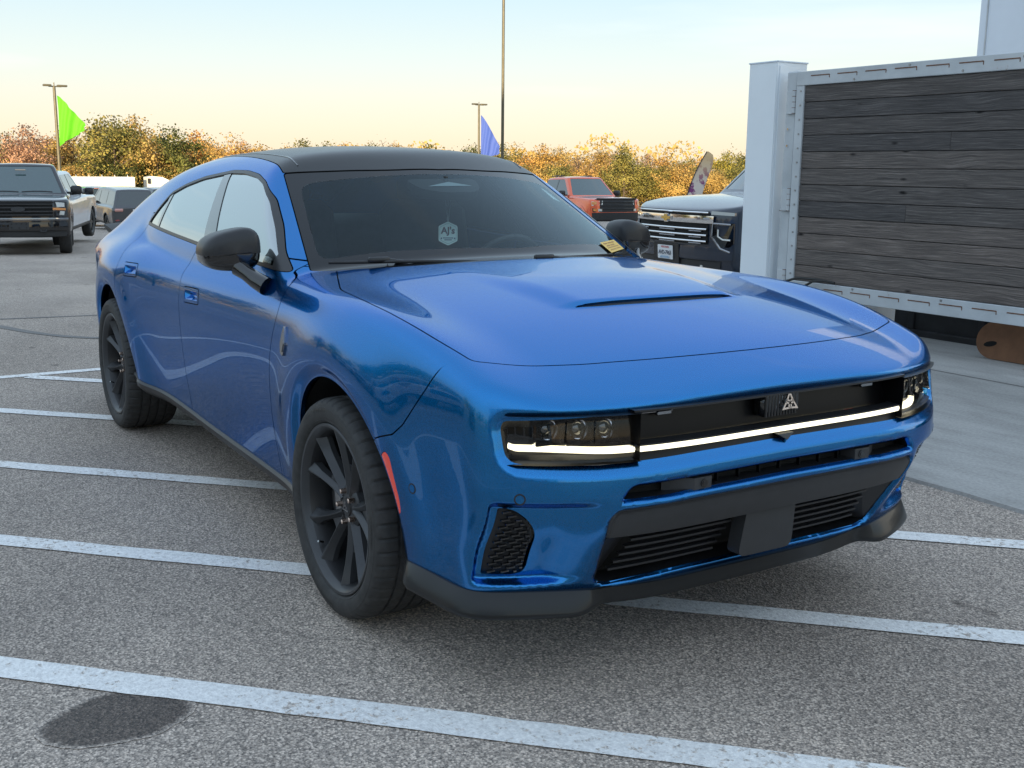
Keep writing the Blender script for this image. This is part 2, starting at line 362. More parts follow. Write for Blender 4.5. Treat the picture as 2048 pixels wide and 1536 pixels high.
def sdpoly(P,poly):
    """signed distance of 2-D points to a closed polygon, negative inside"""
    P=np.asarray(P,float); q=np.asarray(poly,float)
    d=np.full(len(P),1e9); ins=np.zeros(len(P),bool)
    for a,b in zip(q,np.roll(q,-1,0)):
        e=b-a; w=P-a; t=np.clip((w@e)/(e@e+1e-18),0,1)
        d=np.minimum(d,((w-t[:,None]*e)**2).sum(1))
        c=(a[1]>P[:,1])!=(b[1]>P[:,1])
        if abs(e[1])>1e-12: ins^=c&(P[:,0]<a[0]+(P[:,1]-a[1])*e[0]/e[1])
    d=np.sqrt(d); return np.where(ins,-d,d)
def rnd(poly,r,n=5):
    """round polygon corners; r scalar or list per corner"""
    q=np.array(poly,float); m=len(q); out=[]
    for i in range(m):
        p0,p,p1=q[i-1],q[i],q[(i+1)%m]; ri=r[i] if hasattr(r,'__len__') else r
        u=p0-p; v=p1-p; lu,lv=np.hypot(*u),np.hypot(*v)
        c=min(ri,lu*.45,lv*.45)
        if c<1e-5: out.append(p); continue
        a=p+u/lu*c; b=p+v/lv*c
        for t in np.linspace(0,1,n): out.append((1-t)**2*a+2*t*(1-t)*p+t*t*b)
    return np.array(out)
# ---------- the body as an implicit surface, a=|y| ----------
WB=3.074; ZW=.362
W=Sp((-4.4,.72),(-4.1,.81),(-3.75,.892),(-3.4,.955),(-3.05,.985),(-2.7,.978),(-2.3,.948),(-1.8,.931),(-1.3,.926),(-.8,.928),(-.45,.945),(-.2,.968),(0.05,.983),(.3,.972),(.55,.943),(.8,.905),(1.0,.868))
TZ=Sp((.25,-.075),(.36,-.058),(.5,-.032),(.65,-.011),(.8,0),(.9,-.006),(1.0,-.034),(1.08,-.075),(1.2,-.16))
TF=Sp((.25,-.045),(.4,-.022),(.55,-.006),(.7,0),(.8,-.004),(.9,-.02),(1.0,-.055),(1.1,-.10),(1.2,-.16))
ZC=Sp((-4.5,1.03),(-4.25,1.065),(-3.6,1.10),(-3.,1.13),(-2.,1.12),(-1.,1.125),(-.3,1.118),(0,1.092),(.45,1.035),(.7,.982),(.85,.937),(.97,.885),(1.1,.82))
XF0=Sp((.2,.835),(.27,.865),(.33,.90),(.40,.945),(.48,1.0),(.55,1.036),(.60,1.046),(.66,1.044),(.74,1.035),(.83,1.02),(.95,.98))
ZCR=Sp((-1.0,1.03),(-.4,1.043),(-.1,1.043),(.2,1.03),(.4,1.008),(.56,.976),(.67,.944),(.77,.910),(.86,.872),(1.0,.80))
def plan(a,z): return (.03*a*a-.37*a**4)*(1-.28*sstep(.50,.30,z))
OPEN=rnd([(-.2,.705),(.3,.702),(.62,.694),(.835,.700),(.842,.79),(.835,.81),(.62,.820),(.3,.828),(-.2,.831)],[0,0,0,.035,.03,.03,0,0,0])
SLOT=rnd([(-.2,.608),(.36,.604),(.42,.600),(.567,.600),(.54,.634),(.36,.637),(-.2,.641)],[0,0,.02,.004,.03,0,0])
LOW=rnd([(-.2,.575),(.3,.574),(.575,.567),(.592,.545),(.555,.335),(.52,.315),(.3,.318),(-.2,.32)],[0,0,.02,.02,.03,.03,0,0])
def Fbody(P):
    x,a,z=P[:,0],np.abs(P[:,1]),P[:,2]
    wf=sstep(-.7,.3,x)
    wr=sstep(-2.2,-2.75,x)*(1-.0*z)
    wm=np.maximum(wf,wr*sstep(.95,.75,z))
    ys=W(x)+TZ(z)*(1-wm)+TF(z)*wm
    # wheel arch lips
    for cx in (0.,-WB):
        r=np.hypot(x-cx,z-ZW)
        ys=ys+.010*np.exp(-((r-.53)/.09)**2)-.022*(1-sstep(.43,.482,r))
    side=a-ys
    zc=ZC(x)-.105*a*a
    zc=zc+(ZCR(x)-(ZC(x)-.105*.79))*sstep(.62,.95,a)*sstep(-.9,-.2,x)
    xd=x+.30*a*a
    zc=zc+.016*sstep(.485,.43,xd)*sstep(-.25,.3,x)*(1-sstep(.26,.40,a-.1*(.45-x)))
    top=z-zc
    rear_=sstep(-2.4,-3.0,x)
    k=.16+.06*rear_-.085*wf
    f=smax(side*.96,top*.97,k)
    dO=None
    xf=XF0(z)+plan(a,z)
    near=(x>.6)
    if near.any():
        i=np.where(near)[0]; q=np.stack([a[i],z[i]],1)
        d=sdpoly(q,OPEN); xf[i]-=.030*(1-sstep(-.016,.038,d))
        d=sdpoly(q,SLOT); xf[i]-=.022*(1-sstep(-.008,.014,d))
        d=sdpoly(q,LOW); xf[i]-=.024*(1-sstep(-.008,.014,d))
        # lower corner recess beside the vent
        aa,zz=a[i],z[i]
        rec=sstep(.58,.72,aa)*(1-sstep(.855,.885,aa))*sstep(.335,.362,zz)*(1-sstep(.572,.61,zz))
        xf[i]-=.04*rec
    front=x-xf
    f=smax(f,front*.97,.060)
    xr=-4.27+.10*a*a+.22*a**6+.12*sstep(.75,.35,z)-.02*sstep(.8,1.05,z)
    f=smax(f,(xr-x)*.97,.12)
    zb=Sp((-4.4,.30),(-3.6,.22),(-2.3,.335),(-1.8,.335),(-.4,.305),(.4,.25),(1.1,.27))
    zbot=.27+.06*sstep(-2.2,-2.6,x)
    f=smax(f,(zbot-z),.02)
    return f
YG=Sp((1.0,.875),(1.08,.853),(1.15,.828),(1.25,.778),(1.35,.718),(1.42,.668),(1.48,.61),(1.56,.52))
GX=Sp((-4.2,-.06),(-3.5,-.07),(-3.0,-.045),(-2.6,-.015),(-2.1,-.004),(-1.6,0.),(-1.0,-.005),(-.5,-.012))
XW=Sp((1.0,-.12),(1.07,-.268),(1.2,-.548),(1.3,-.760),(1.42,-1.013),(1.5,-1.18),(1.6,-1.40))
ZR=Sp((-.8,1.455),(-1.0,1.487),(-1.25,1.521),(-1.55,1.539),(-1.85,1.545),(-2.2,1.536),(-2.6,1.503),(-3.0,1.435),(-3.4,1.315),(-3.8,1.155),(-4.1,1.04))
def Fgh(P):
    x,a,z=P[:,0],np.abs(P[:,1]),P[:,2]
    side=a-(YG(z)+GX(x)*1.0)
    roof=z-(ZR(x)-.10*a*a-.18*a**4)
    ws=x-(XW(z)-.65*a*a)
    f=smax(side*.88,roof*.95,.10)
    f=smax(f,ws*.44,.035)
    f=np.maximum(f,.97-z); f=np.maximum(f,-4.1-x)
    return f
def F(P):
    x=P[:,0]
    k=.02+.13*sstep(-2.55,-3.05,x)
    return smin(Fbody(P),Fgh(P),k)
def grad(P,h=1e-4,f=F):
    g=np.zeros_like(P)
    for i in range(3):
        e=np.zeros(3); e[i]=h
        g[:,i]=f(P+e)-f(P-e)
    return g/(2*h)
def project(P,n=5,f=F):
    for _ in range(n):
        g=grad(P,f=f); v=f(P); P=P-g*(v/np.maximum((g*g).sum(1),1e-3))[:,None]
    return P
def mesh_half(h=.01,f=F,lo=(-4.45,-1.1,.2),hi=(1.12,0.0,1.65)):
    """surface nets on the right half (y<=0); y=0 is a cell centre"""
    H=4*h
    n=[int(np.ceil((hi[i]-lo[i])/H))+1 for i in range(3)]
    n[1]=int(np.ceil((hi[1]-lo[1])/H))+1
    org=np.array([lo[0], h/2-H*(n[1]-1)+0.0, lo[2]])   # top y grid line at +h/2
    ax=[org[i]+np.arange(n[i])*H for i in range(3)]
    G=np.stack(np.meshgrid(*ax,indexing='ij'),-1)
    v=f(G.reshape(-1,3)).reshape(n)
    c=np.minimum.reduce([np.abs(v[i:n[0]-1+i,j:n[1]-1+j,k:n[2]-1+k]) for i in(0,1) for j in(0,1) for k in(0,1)])
    s=np.stack([v[i:n[0]-1+i,j:n[1]-1+j,k:n[2]-1+k]<0 for i in(0,1) for j in(0,1) for k in(0,1)])
    act=(s.any(0)&~s.all(0))|(c<.05)
    cells=np.argwhere(act)
    # fine node set
    m=[4*(q-1)+1 for q in n]
    val=np.full(m,np.nan,np.float32)
    o=np.stack(np.meshgrid(*[np.arange(5)]*3,indexing='ij'),-1).reshape(-1,3)
    idx=(cells[:,None,:]*4+o[None]).reshape(-1,3)
    lin=np.unique(np.ravel_multi_index(idx.T,m))
    ii=np.stack(np.unravel_index(lin,m),1)
    val.reshape(-1)[lin]=f(org+ii*h)
    # cells
    S=[val[i:m[0]-1+i,j:m[1]-1+j,k:m[2]-1+k] for i in(0,1) for j in(0,1) for k in(0,1)]
    ok=~np.isnan(sum(S))
    neg=sum((q<0).astype(np.int8) for q in S)
    ac=ok&(neg>0)&(neg<8)
    ci=np.argwhere(ac); vid=np.full(ac.shape,-1,np.int64); vid[ac]=np.arange(len(ci))
    # vertex = mean of edge crossings
    base=np.stack([q[ac] for q in S],1)
    co=np.array([(i,j,k) for i in(0,1) for j in(0,1) for k in(0,1)],float)
    acc=np.zeros((len(ci),3)); cnt=np.zeros(len(ci))
    for p in range(8):
        for q in range(p+1,8):
            if np.abs(co[p]-co[q]).sum()!=1: continue
            A,B=base[:,p],base[:,q]; cr=(A<0)!=(B<0); t=np.where(cr,A/(A-B+1e-20),0)
            acc+=np.where(cr[:,None],co[p]+(co[q]-co[p])*t[:,None],0); cnt+=cr
    V=org+(ci+acc/cnt[:,None])*h
    mid=np.abs(org[1]+(ci[:,1]+.5)*h)<1e-6
    V[mid,1]=0
    V=project(V,5,f); V[mid,1]=0
    # quads
    Q=[]
    for d in range(3):
        a1,a2=(d+1)%3,(d+2)%3
        sl0=[slice(None)]*3; sl1=[slice(None)]*3; sl0[d]=slice(0,-1); sl1[d]=slice(1,None)
        A,B=val[tuple(sl0)],val[tuple(sl1)]
        cr=(~np.isnan(A))&(~np.isnan(B))&((A<0)!=(B<0))
        e=np.argwhere(cr)
        e=e[(e[:,a1]>0)&(e[:,a2]>0)&(e[:,a1]<m[a1]-1)&(e[:,a2]<m[a2]-1)]
        q=[]
        for (u,w) in ((1,1),(0,1),(0,0),(1,0)):
            g=e.copy(); g[:,a1]-=u; g[:,a2]-=w; q.append(vid[tuple(g.T)])
        q=np.stack(q,1); fl=A[tuple(e.T)]<0
        q[~fl]=q[~fl][:,::-1]; Q.append(q[(q>=0).all(1)])
    Q=np.concatenate(Q)
    T=np.concatenate([Q[:,[0,1,2]],Q[:,[0,2,3]]])
    N=grad(V,f=f); N/=np.linalg.norm(N,axis=1)[:,None]+1e-12
    return V,N,T
def clip(M,d,keep_neg=True):
    """cut mesh by scalar d per vertex; returns the d<0 part"""
    V,N,T=M
    if not keep_neg: d=-d
    if len(T)==0: return M
    ins=d<0; k=ins[T].sum(1)
    full=T[k==3]; out=[full]; nv=[];nn=[];cache={}
    base=len(V)
    part=np.where((k==1)|(k==2))[0]
    ed=[]
    for t in part:
        a=T[t]; s=ins[a]
        # rotate so lone vertex first
        lone=np.where(s==(s.sum()==1))[0][0]
        p,q,r=a[lone],a[(lone+1)%3],a[(lone+2)%3]
        ed.append((p,q,r,s.sum()==1))
    if ed:
        E=np.array([(e[0],e[1],e[2]) for e in ed]); one=np.array([e[3] for e in ed])
        def mk(i,j):
            lo,hi=np.minimum(i,j),np.maximum(i,j)
            key=lo.astype(np.int64)*(base+1)+hi
            return key,lo,hi
        k1,l1,h1=mk(E[:,0],E[:,1]); k2,l2,h2=mk(E[:,0],E[:,2])
        uk,inv=np.unique(np.r_[k1,k2],return_inverse=True)
        lo=uk//(base+1); hi=uk%(base+1)
        t=(d[lo]/(d[lo]-d[hi]))[:,None]
        nV=V[lo]+(V[hi]-V[lo])*t; nN=N[lo]+(N[hi]-N[lo])*t; nN/=np.linalg.norm(nN,axis=1)[:,None]
        i1=base+inv[:len(E)]; i2=base+inv[len(E):]
        o=one
        out.append(np.stack([E[o,0],i1[o],i2[o]],1))
        o=~one
        out.append(np.stack([i1[o],E[o,1],E[o,2]],1)); out.append(np.stack([i1[o],E[o,2],i2[o]],1))
        V=np.r_[V,nV]; N=np.r_[N,nN]
    T=np.concatenate(out)
    u,inv=np.unique(T,return_inverse=True)
    return V[u],N[u],inv.reshape(-1,3)
# ------------------------------------------------------------------ ground, markings, gate, buildings
def ground_z(x, y):
    d = (x - 3.2) * -.847 + (y + 2.3) * .532; l = (x - 3.2) * .532 + (y + 2.3) * .847
    u = min(max(d - 9.0, 0.0), 140.0); t = min(max((l + 10) / 9, 0), 1); t = t * t * (3 - 2 * t)
    return -(.036 - .009 * t) * (u - 2 * (1 - math.exp(-u / 2)))
gx = np.r_[np.linspace(-900, -170, 12), np.linspace(-160, -30, 66), np.linspace(-28, 12, 60), np.linspace(20, 900, 20)]
gy = np.r_[np.linspace(-900, -60, 16), np.linspace(-50, 130, 100), np.linspace(150, 900, 14)]
G = np.array([[(x, y, ground_z(x, y)) for y in gy] for x in gx])
q = MB(); q.grid(G); o = q.build('ground', M_['asphalt'], None, 80); tag(o, kind='structure')
def sheet(name, poly, z, material, label=None):
    n = len(poly); o = mesh_obj(name, [(x, y, z) for x, y in poly], [tuple(range(n))], material); tag(o, label, kind='structure'); return o
def stripe(name, p0, p1, w, z=.0045):
    p0, p1 = np.array(p0), np.array(p1); d = p1 - p0; ln = np.hypot(*d); d = d / ln; n = np.array([-d[1], d[0]]) * w / 2
    k = int(ln / .12) + 2; rr = np.random.default_rng(int(ln * 1000)); T = np.linspace(0, 1, k); A = []; B = []
    for t in T:
        c = p0 + (p1 - p0) * t; A.append(c + n * (1 + rr.normal(0, .035))); B.append(c - n * (1 + rr.normal(0, .035)))
    V = [(*a, z) for a in A] + [(*b, z) for b in B]
    F_ = [(i + 1, i, k + i, k + i + 1) for i in range(k - 1)]
    o = mesh_obj(name, V, F_, M_['paint_line']); tag(o, kind='structure'); return o
for c0, w, y0, y1 in ((1.815, .118, -3.4, 1.9), (.455, .108, -3.4, 1.95), (-.905, .105, -3.4, 1.95), (-2.375, .105, -2.6, 1.95), (-3.745, .105, -1.15, 1.95)):
    stripe('parking_line', (c0 + y0, y0), (c0 + y1, y1), w)
stripe('parking_line', (-4.97, -4.5), (-4.955, 2.0), .10, .0035)
stripe('parking_line', (4.2, -3.4), (-6.5, -3.45), .10, .0040)
for k in range(4): stripe('parking_line', (-6.5 - 2.7 * k, -3.4), (-7.9 - 2.7 * k, -8.6), .10)
for k in range(6): stripe('parking_line', (-1.0 + 2.75 * k - 8, -9.4), (-1.0 + 2.75 * k - 8, -14.4), .10)
blob = [(.30, -1.915), (.245, -1.855), (.205, -1.775), (.185, -1.70), (.25, -1.632), (.33, -1.552), (.375, -1.535), (.415, -1.555), (.455, -1.60), (.485, -1.66), (.485, -1.73), (.47, -1.81), (.445, -1.87), (.395, -1.91), (.345, -1.925)]
blob = rnd(blob, .05, 6); blob = [(x + .006 * mnoise.noise((x * 40, y * 40, 0)), y + .006 * mnoise.noise((x * 40, y * 40, 5))) for x, y in blob]
bc = np.mean(blob, axis=0); nb_ = len(blob); B_ = np.array(blob); lay = [bc + (B_ - bc) * k for k in (1.06, .97, .88)]
o = mesh_obj('wet_stain', [(x, y, .0022) for q_ in lay for x, y in q_], [(r0 * nb_ + i, r0 * nb_ + (i + 1) % nb_, (r0 + 1) * nb_ + (i + 1) % nb_, (r0 + 1) * nb_ + i) for r0 in (0, 1) for i in range(nb_)] + [tuple(range(2 * nb_, 3 * nb_))], M_['stain'])
at = o.data.attributes.new('soak', 'FLOAT', 'POINT'); at.data.foreach_set('value', np.repeat([0.0, .35, .6], nb_)); tag(o, kind='structure')
def tar(pts, w):
    P = np.array(pts); t = np.r_[0, np.cumsum(np.hypot(*np.diff(P, axis=0).T))]; k = 60; u = np.linspace(0, t[-1], k)
    X = np.stack([np.interp(u, t, P[:, 0]), np.interp(u, t, P[:, 1])], 1)
    for _ in range(8): X[1:-1] = .25 * X[:-2] + .5 * X[1:-1] + .25 * X[2:]
    d = np.gradient(X, axis=0); d /= np.hypot(*d.T)[:, None]; n = np.stack([-d[:, 1], d[:, 0]], 1)
    ww = np.array([w * (.7 + .6 * abs(mnoise.noise((i * .31, w * 50, 1)))) for i in range(k)])[:, None]
    V = [(*p, .003 + ground_z(*p)) for p in X + n * ww] + [(*p, .003 + ground_z(*p)) for p in X - n * ww]
    o = mesh_obj('tar_seam', V, [(i + 1, i, k + i, k + i + 1) for i in range(k - 1)], M_['tar']); tag(o, kind='structure')
tar([(-8.6, -4.5), (-8.19, -.89), (-8.1, 0.0), (-7.9, 3.5), (-7.5, 7)], .040)
tar([(-9.6, -2.0), (-8.1, -1.15), (-7.62, -.97), (-7.08, -.80), (-6.57, -.52), (-6.43, -.37), (-6.3, .6), (-6.4, 2.5)], .055)
# concrete apron in front of the gate
pad = MB(); k = 70; xs = np.linspace(-5.2, 9, k); e = [2.035 + .012 * mnoise.noise((x * 3, 0, 0)) + .004 * (x) * .5 for x in xs]
V = [(x, y, .016) for x, y in zip(xs, e)] + [(x, 12, .016) for x in xs] + [(x, y - .012, -.01) for x, y in zip(xs, e)]
pad.add(V, [(i, i + 1, k + i + 1, k + i) for i in range(k - 1)] + [(2 * k + i, 2 * k + i + 1, i + 1, i) for i in range(k - 1)])
o = pad.build('pavement', M_['concrete']); tag(o, 'grey concrete apron in front of the plank gate', kind='structure')
for (x0, y0, x1, y1) in ((-5.0, 4.62, 8, 4.5),): 
    sheet('pavement_joint', [(x0, y0), (x1, y1), (x1, y1 + .012), (x0, y0 + .012)], .0185, M_['tar'])
# ---- plank gate
GY = 4.88
gate = empty('plank_gate', (-3.71, GY, 0)); tag(gate, 'weathered grey plank gate in a pale steel frame behind the blue car', 'gate')
GX1 = 4.4; z0, z1 = .385, 2.268
def gl(mb, x0, x1, za, zb, y0, y1, ch=.004): mb.box(((x0 + x1) / 2, (y0 + y1) / 2, (za + zb) / 2), (x1 - x0, y1 - y0, zb - za), ch)
q = MB(); gl(q, 0, GX1, z1 - .115, z1, -.02, .05); q.build('top_rail', M_['frame'], gate)
q = MB(); gl(q, 0, GX1, z0, z0 + .130, -.02, .05); q.build('bottom_rail', M_['frame'], gate)
q = MB(); gl(q, 0, .088, z0 + .131, z1 - .116, -.018, .05); q.build('stile', M_['frame'], gate)
q = MB(); gl(q, GX1 - .088, GX1, z0 + .131, z1 - .116, -.018, .05); q.build('stile', M_['frame'], gate)
ph = (z1 - .116 - z0 - .131) / 12
for i in range(12):
    za = z0 + .131 + i * ph; q = MB(); x = .089; rr = random.Random(i + 3)
    dy = rr.uniform(-.004, .004)
    segs = [(.089, GX1 - .089)] if i not in (4, 8) else [(.089, 1.2 + .35 * (i == 8)), (1.203 + .35 * (i == 8), GX1 - .089)]
    for sx0, sx1 in segs:
        q = MB(); k = 26; X = np.linspace(sx0, sx1, k); ring = []
        for x in X:
            w = .0018 * mnoise.noise((x * 2.1, i * 3.3, 0)); b = .0025 * mnoise.noise((x * 1.3, i * 5.1, 4))
            a0, a1 = za + .0022 + w, za + ph - .0022 + w * .7
            ring.append([(x, .018, a0), (x, dy + .004 + b, a0), (x, dy + b, a0 + .004), (x, dy + b, a1 - .004), (x, dy + .004 + b, a1), (x, .018, a1)])
        q.grid(np.array(ring)[:, ::-1]); q.add(ring[0], [tuple(range(6))]); q.add(ring[-1], [tuple(range(6))[::-1]])
        o = q.build('plank', M_['wood'], gate, 20)
q = MB(); gl(q, .05, GX1 - .05, z0 + .1, z1 - .1, .022, .03, 0); q.build('gate_backing', M_['shade_dark'], gate)
sx = .16; i = 0
while sx < GX1 - .3:
    for zz, nm in ((z1 - .040, 't'), (z0 + .085, 'b')):
        q = MB(); q.box((sx + .10, -.0208, zz), (.20, .004, .008)); q.box((sx + .20, -.0206, zz - .012), (.006, .0035, .026)); q.build('weld_slot', M_['rust'], gate)
    sx += .285; i += 1
for k in range(14):
    q = MB(); q.cyl((.055, -.018, z0 + .19 + k * .118), (.055, -.023, z0 + .19 + k * .118), .0075, n=10); q.build('bolt', M_['steel'], gate)
for x, zz in ((.62, z1 - .095), (1.15, z1 - .02), (1.62, z1 - .095), (2.1, z1 - .03), (.75, z0 + .115), (1.6, z0 + .112)):
    q = MB(); q.cyl((x, -.02, zz), (x, -.025, zz), .009, n=10); q.build('bolt', M_['steel'], gate)
post = empty('hinge_post', (-3.80, GY + .02, 0)); tag(post, 'grey steel hinge post between white column and plank gate', 'post')
q = MB(); q.box((0, .06, 1.14), (.125, .12, 2.28), .012); q.build('shaft', M_['frame'], post)
for zz in (2.02, 1.20, .50):
    q = MB(); q.box((.02, -.012, zz), (.10, .022, .19), .003); h = q.build('hinge', M_['frame'], post)
    q = MB()
    for j in range(4): q.cyl((.066, -.03, zz - .09 + j * .047), (.066, -.03, zz - .047 + j * .047), .017, n=10)
    q.build('knuckle', M_['frame'], h, 40)
    for j in range(5): q = MB(); q.cyl((.066, -.03, zz - .0925 + j * .047), (.066, -.03, zz - .0895 + j * .047), .0182, n=10); q.build('rust_ring', M_['rust'], h)
q = MB(); q.box((.078, .10, 1.32), (.05, .03, 1.85)); q.build('gap_shade_strip', M_['shade_dark'], post)  # added dark strip standing in for the shaded gap beside the gate stile
for zz in (1.80, 1.66):
    q = MB(); q.cyl((-.01, .0, zz), (-.01, -.012, zz), .014, .010, 12); q.build('bolt_head', M_['chrome'], post, 40)
q = MB(); q.box((-.005, -.002, 1.105), (.12, .006, .004)); q.build('weld_seam', M_['rust'], post)
col = empty('white_column', (-4.11, 4.86, 0)); tag(col, 'white clad column standing left of the plank gate', 'column')
q = MB(); q.box((0, .18, 1.185), (.34, .36, 2.37), .004); q.build('cladding', M_['white_panel'], col)
q = MB(); q.box((.1745, .05, 1.17), (.007, .05, 2.34), .002); q.box((.152, -.004, 1.17), (.03, .006, 2.34), .002); q.build('edge_trim', M_['white_panel'], col)
q = MB(); q.box((0, .18, 2.374), (.355, .375, .012), .002); q.build('cap', M_['white_panel2'], col)
bw = empty('enclosure_wall', (-3.9, 5.28, 0)); tag(bw, 'pale side wall running back from the white column', 'wall')
q = MB(); q.box((-.03, .95, 1.155), (.16, 1.44, 2.31), .004); q.build('panel', M_['white_panel'], bw)
q = MB(); q.box((-.03, .95, 2.318), (.20, 1.46, .014), .002); q.build('coping', M_['frame'], bw)
dk = empty('shaded_wall', (-1.0, 6.4, 0)); tag(dk, 'dark wall behind the plank gate, shade put into its colour', 'container')  # wall block whose dark colour carries the shade behind the gate
q = MB(); q.box((.3, 0, .62), (5.4, .9, 1.2), .01); q.build('shell', M_['shade_dark'], dk)
q = MB(); q.box((.3, -.47, .035), (5.5, .05, .07), .006); q.build('skid', M_['shade_dark'], dk)
for x in np.linspace(-2.2, 2.8, 8):
    q = MB(); q.box((x, -.46, .62), (.06, .03, 1.1), .004); q.build('rib', M_['shade_dark'], dk)
# brown rounded board under the gate
fl_ = empty('brown_board', (-1.62, 5.42, .016)); tag(fl_, 'brown board with rounded end and oval hand hole lying under the gate', 'board')
outer = [(-.40 + .16 * math.cos(a), .150 + .150 * math.sin(a)) for a in np.linspace(math.pi * .5, math.pi * 1.5, 20)] + [(.9, .0), (.9, .34)]
hole = [(-.43 + .055 * math.cos(a) + .0 * math.sin(a), .115 + .022 * math.sin(a) + .012 * math.cos(a)) for a in np.linspace(0, 2 * math.pi, 20, endpoint=False)]
FM = face_mat((0, 0, 0), (1, 0, 0), (0, .25, 1))
q = MB(); q.prism(outer, 0, .02, FM); q.build('board', M_['cardboard'], fl_)
q = MB(); q.prism(hole, .0201, .0215, FM); q.build('hand_hole', M_['liner'], fl_)
lf = MB(); lf.add([(-1.62, 5.20, .02), (-1.52, 5.23, .035), (-1.42, 5.19, .02), (-1.50, 5.15, .03)], [(0, 1, 2, 3)]); o = lf.build('dry_leaf', M_['cardboard']); tag(o, 'small dry brown leaf on the concrete near the gate', 'leaf')
for pts, lab in (([(-3.74, 4.80, .42), (-3.66, 4.79, .50), (-3.5, 4.78, .55), (-3.25, 4.79, .555), (-3.10, 4.80, .54)], 'longer black cable looping in front of the gate bottom'),
                 ([(-3.50, 4.80, .40), (-3.43, 4.79, .48), (-3.32, 4.78, .535), (-3.2, 4.785, .55), (-3.13, 4.80, .545)], 'shorter black cable looping beside the gate latch')):
    q = MB(); q.tube(pts, .011, 8); o = q.build('cable', M_['black_rubber'], None, 60); tag(o, lab, 'cable', 'cables at the gate bottom')
lt = empty('gate_latch', (-3.30, 4.85, .43)); tag(lt, 'small rusty latch bolted to the gate bottom rail', 'latch')
q = MB(); q.box((-.09, -.01, .0), (.09, .03, .05), .006); q.build('plate', M_['black_rubber'], lt)
q = MB(); q.box((.06, -.01, .0), (.08, .03, .03), .005); q.cyl((.05, -.03, -.03), (.05, -.03, .04), .010, n=8); q.build('bolt', M_['rust'], lt)
# ---- white building at the right edge
wb = empty('white_building', (-10.95, 17.2, 0)); tag(wb, 'tall pale blue-white panelled building behind the gate at right', 'building')
q = MB(); q.box((9, 7, 4.6), (18, 14, 9.2), .02); q.build('wall', M_['white_panel2'], wb)
for i in range(12):
    q = MB(); q.box((.18 + i * 1.45, -.012, 4.6), (.022, .02, 9.2)); q.build('panel_seam', M_['frame'], wb)
# ---- the building behind the camera whose shade lies over the lot
sb = empty('showroom_building', (36.5, -36.0, 0), R(-38)); tag(sb, 'long pale showroom building behind the viewer', 'building')
q = MB(); q.box((6, 0, 7.7), (12, 40, 15.4), .05); q.build('wall', M_['white_panel2'], sb)
for i in range(10):
    q = MB(); q.box((-.02, -17.1 + i * 3.8, 2.2), (.10, 3.2, 3.4), .02); w_ = q.build('window', M_['satin_black'], sb)
    q = MB(); q.box((-.08, -17.1 + i * 3.8, 2.2), (.02, 2.9, 3.1)); q.build('pane', M_['far_glass'], w_)
q = MB(); q.box((5.9, 0, 15.55), (12.6, 40.6, .3), .03); q.build('parapet', M_['frame'], sb)
# ------------------------------------------------------------------ cutting the body shell into panels
def boundary(T):
    E = np.concatenate([T[:, [0, 1]], T[:, [1, 2]], T[:, [2, 0]]]); lo = np.minimum(E[:, 0], E[:, 1]); hi = np.maximum(E[:, 0], E[:, 1])
    key = lo.astype(np.int64) * (T.max() + 2) + hi; u, i, c = np.unique(key, return_index=True, return_counts=True)
    return E[i[c == 1]]
def mirror_join(M):
    V, Nn, T = M; n = len(V); mid = np.abs(V[:, 1]) < 1e-6
    idx = np.where(mid, np.arange(n), n + np.cumsum(~mid) - 1)
    V2 = np.r_[V, V[~mid] * [1, -1, 1]]; N2 = np.r_[Nn, Nn[~mid] * [1, -1, 1]]; N2[:n][mid, 1] = 0
    return V2, N2, np.r_[T, idx[T][:, ::-1]]
def flip(M): return M[0] * [1, -1, 1], M[1] * [1, -1, 1], M[2][:, ::-1]
def weld(M, tol=1e-5):
    V, Nn, T = M; k = np.round(V / tol).astype(np.int64); u, i, inv = np.unique(k, axis=0, return_index=True, return_inverse=True)
    T = inv.reshape(-1)[T]; T = T[(T[:, 0] != T[:, 1]) & (T[:, 1] != T[:, 2]) & (T[:, 0] != T[:, 2])]; return V[i], Nn[i], T
def panel(name, M, material, parent, depth=.018, inset=0.0, push=None):
    """one sheet-metal panel: outer skin plus a turned-in edge"""
    if len(M[2]) == 0: return None
    V, Nn, T = weld(M)
    Nn = Nn / (np.linalg.norm(Nn, axis=1)[:, None] + 1e-12)
    if inset: V = V - Nn * inset
    if push is not None: V = V + np.asarray(push)
    if depth > 0:
        E = boundary(T); a, b = E[:, 0], E[:, 1]; e = V[b] - V[a]; m = (Nn[a] + Nn[b]) / 2
        out = np.cross(e, m); out /= np.linalg.norm(out, axis=1)[:, None] + 1e-12; k = len(V); q = len(E)
        r = .0022                                   # small rounded edge
        A1, B1 = V[a], V[b]; A2, B2 = V[a] - Nn[a] * depth, V[b] - Nn[b] * depth
        fl = np.arange(q)
        V2 = np.r_[V, A1, B1, B2, A2]; N2 = np.r_[Nn, out, out, out, out]
        F = np.stack([k + fl + q, k + fl, k + 3 * q + fl, k + 2 * q + fl], 1)
        T2 = np.r_[T, F[:, [0, 1, 2]], F[:, [0, 2, 3]]]
        V, Nn, T = V2, N2, T2
    return mesh_obj(name, V, T.astype(np.int32), material, parent, normals=Nn)
GAP = .0022
def take(M, d, g=GAP):
    """split a mesh by signed distance d -> (inside, outside)"""
    return clip(M, d + g, True), clip(M, d - g, False)
def side_d(M, poly): return sdpoly(M[0][:, [0, 2]], poly)
def top_d(M, poly): return sdpoly(np.stack([M[0][:, 0], np.abs(M[0][:, 1])], 1), poly)
def front_d(M, poly): return sdpoly(np.stack([np.abs(M[0][:, 1]), M[0][:, 2]], 1), poly)
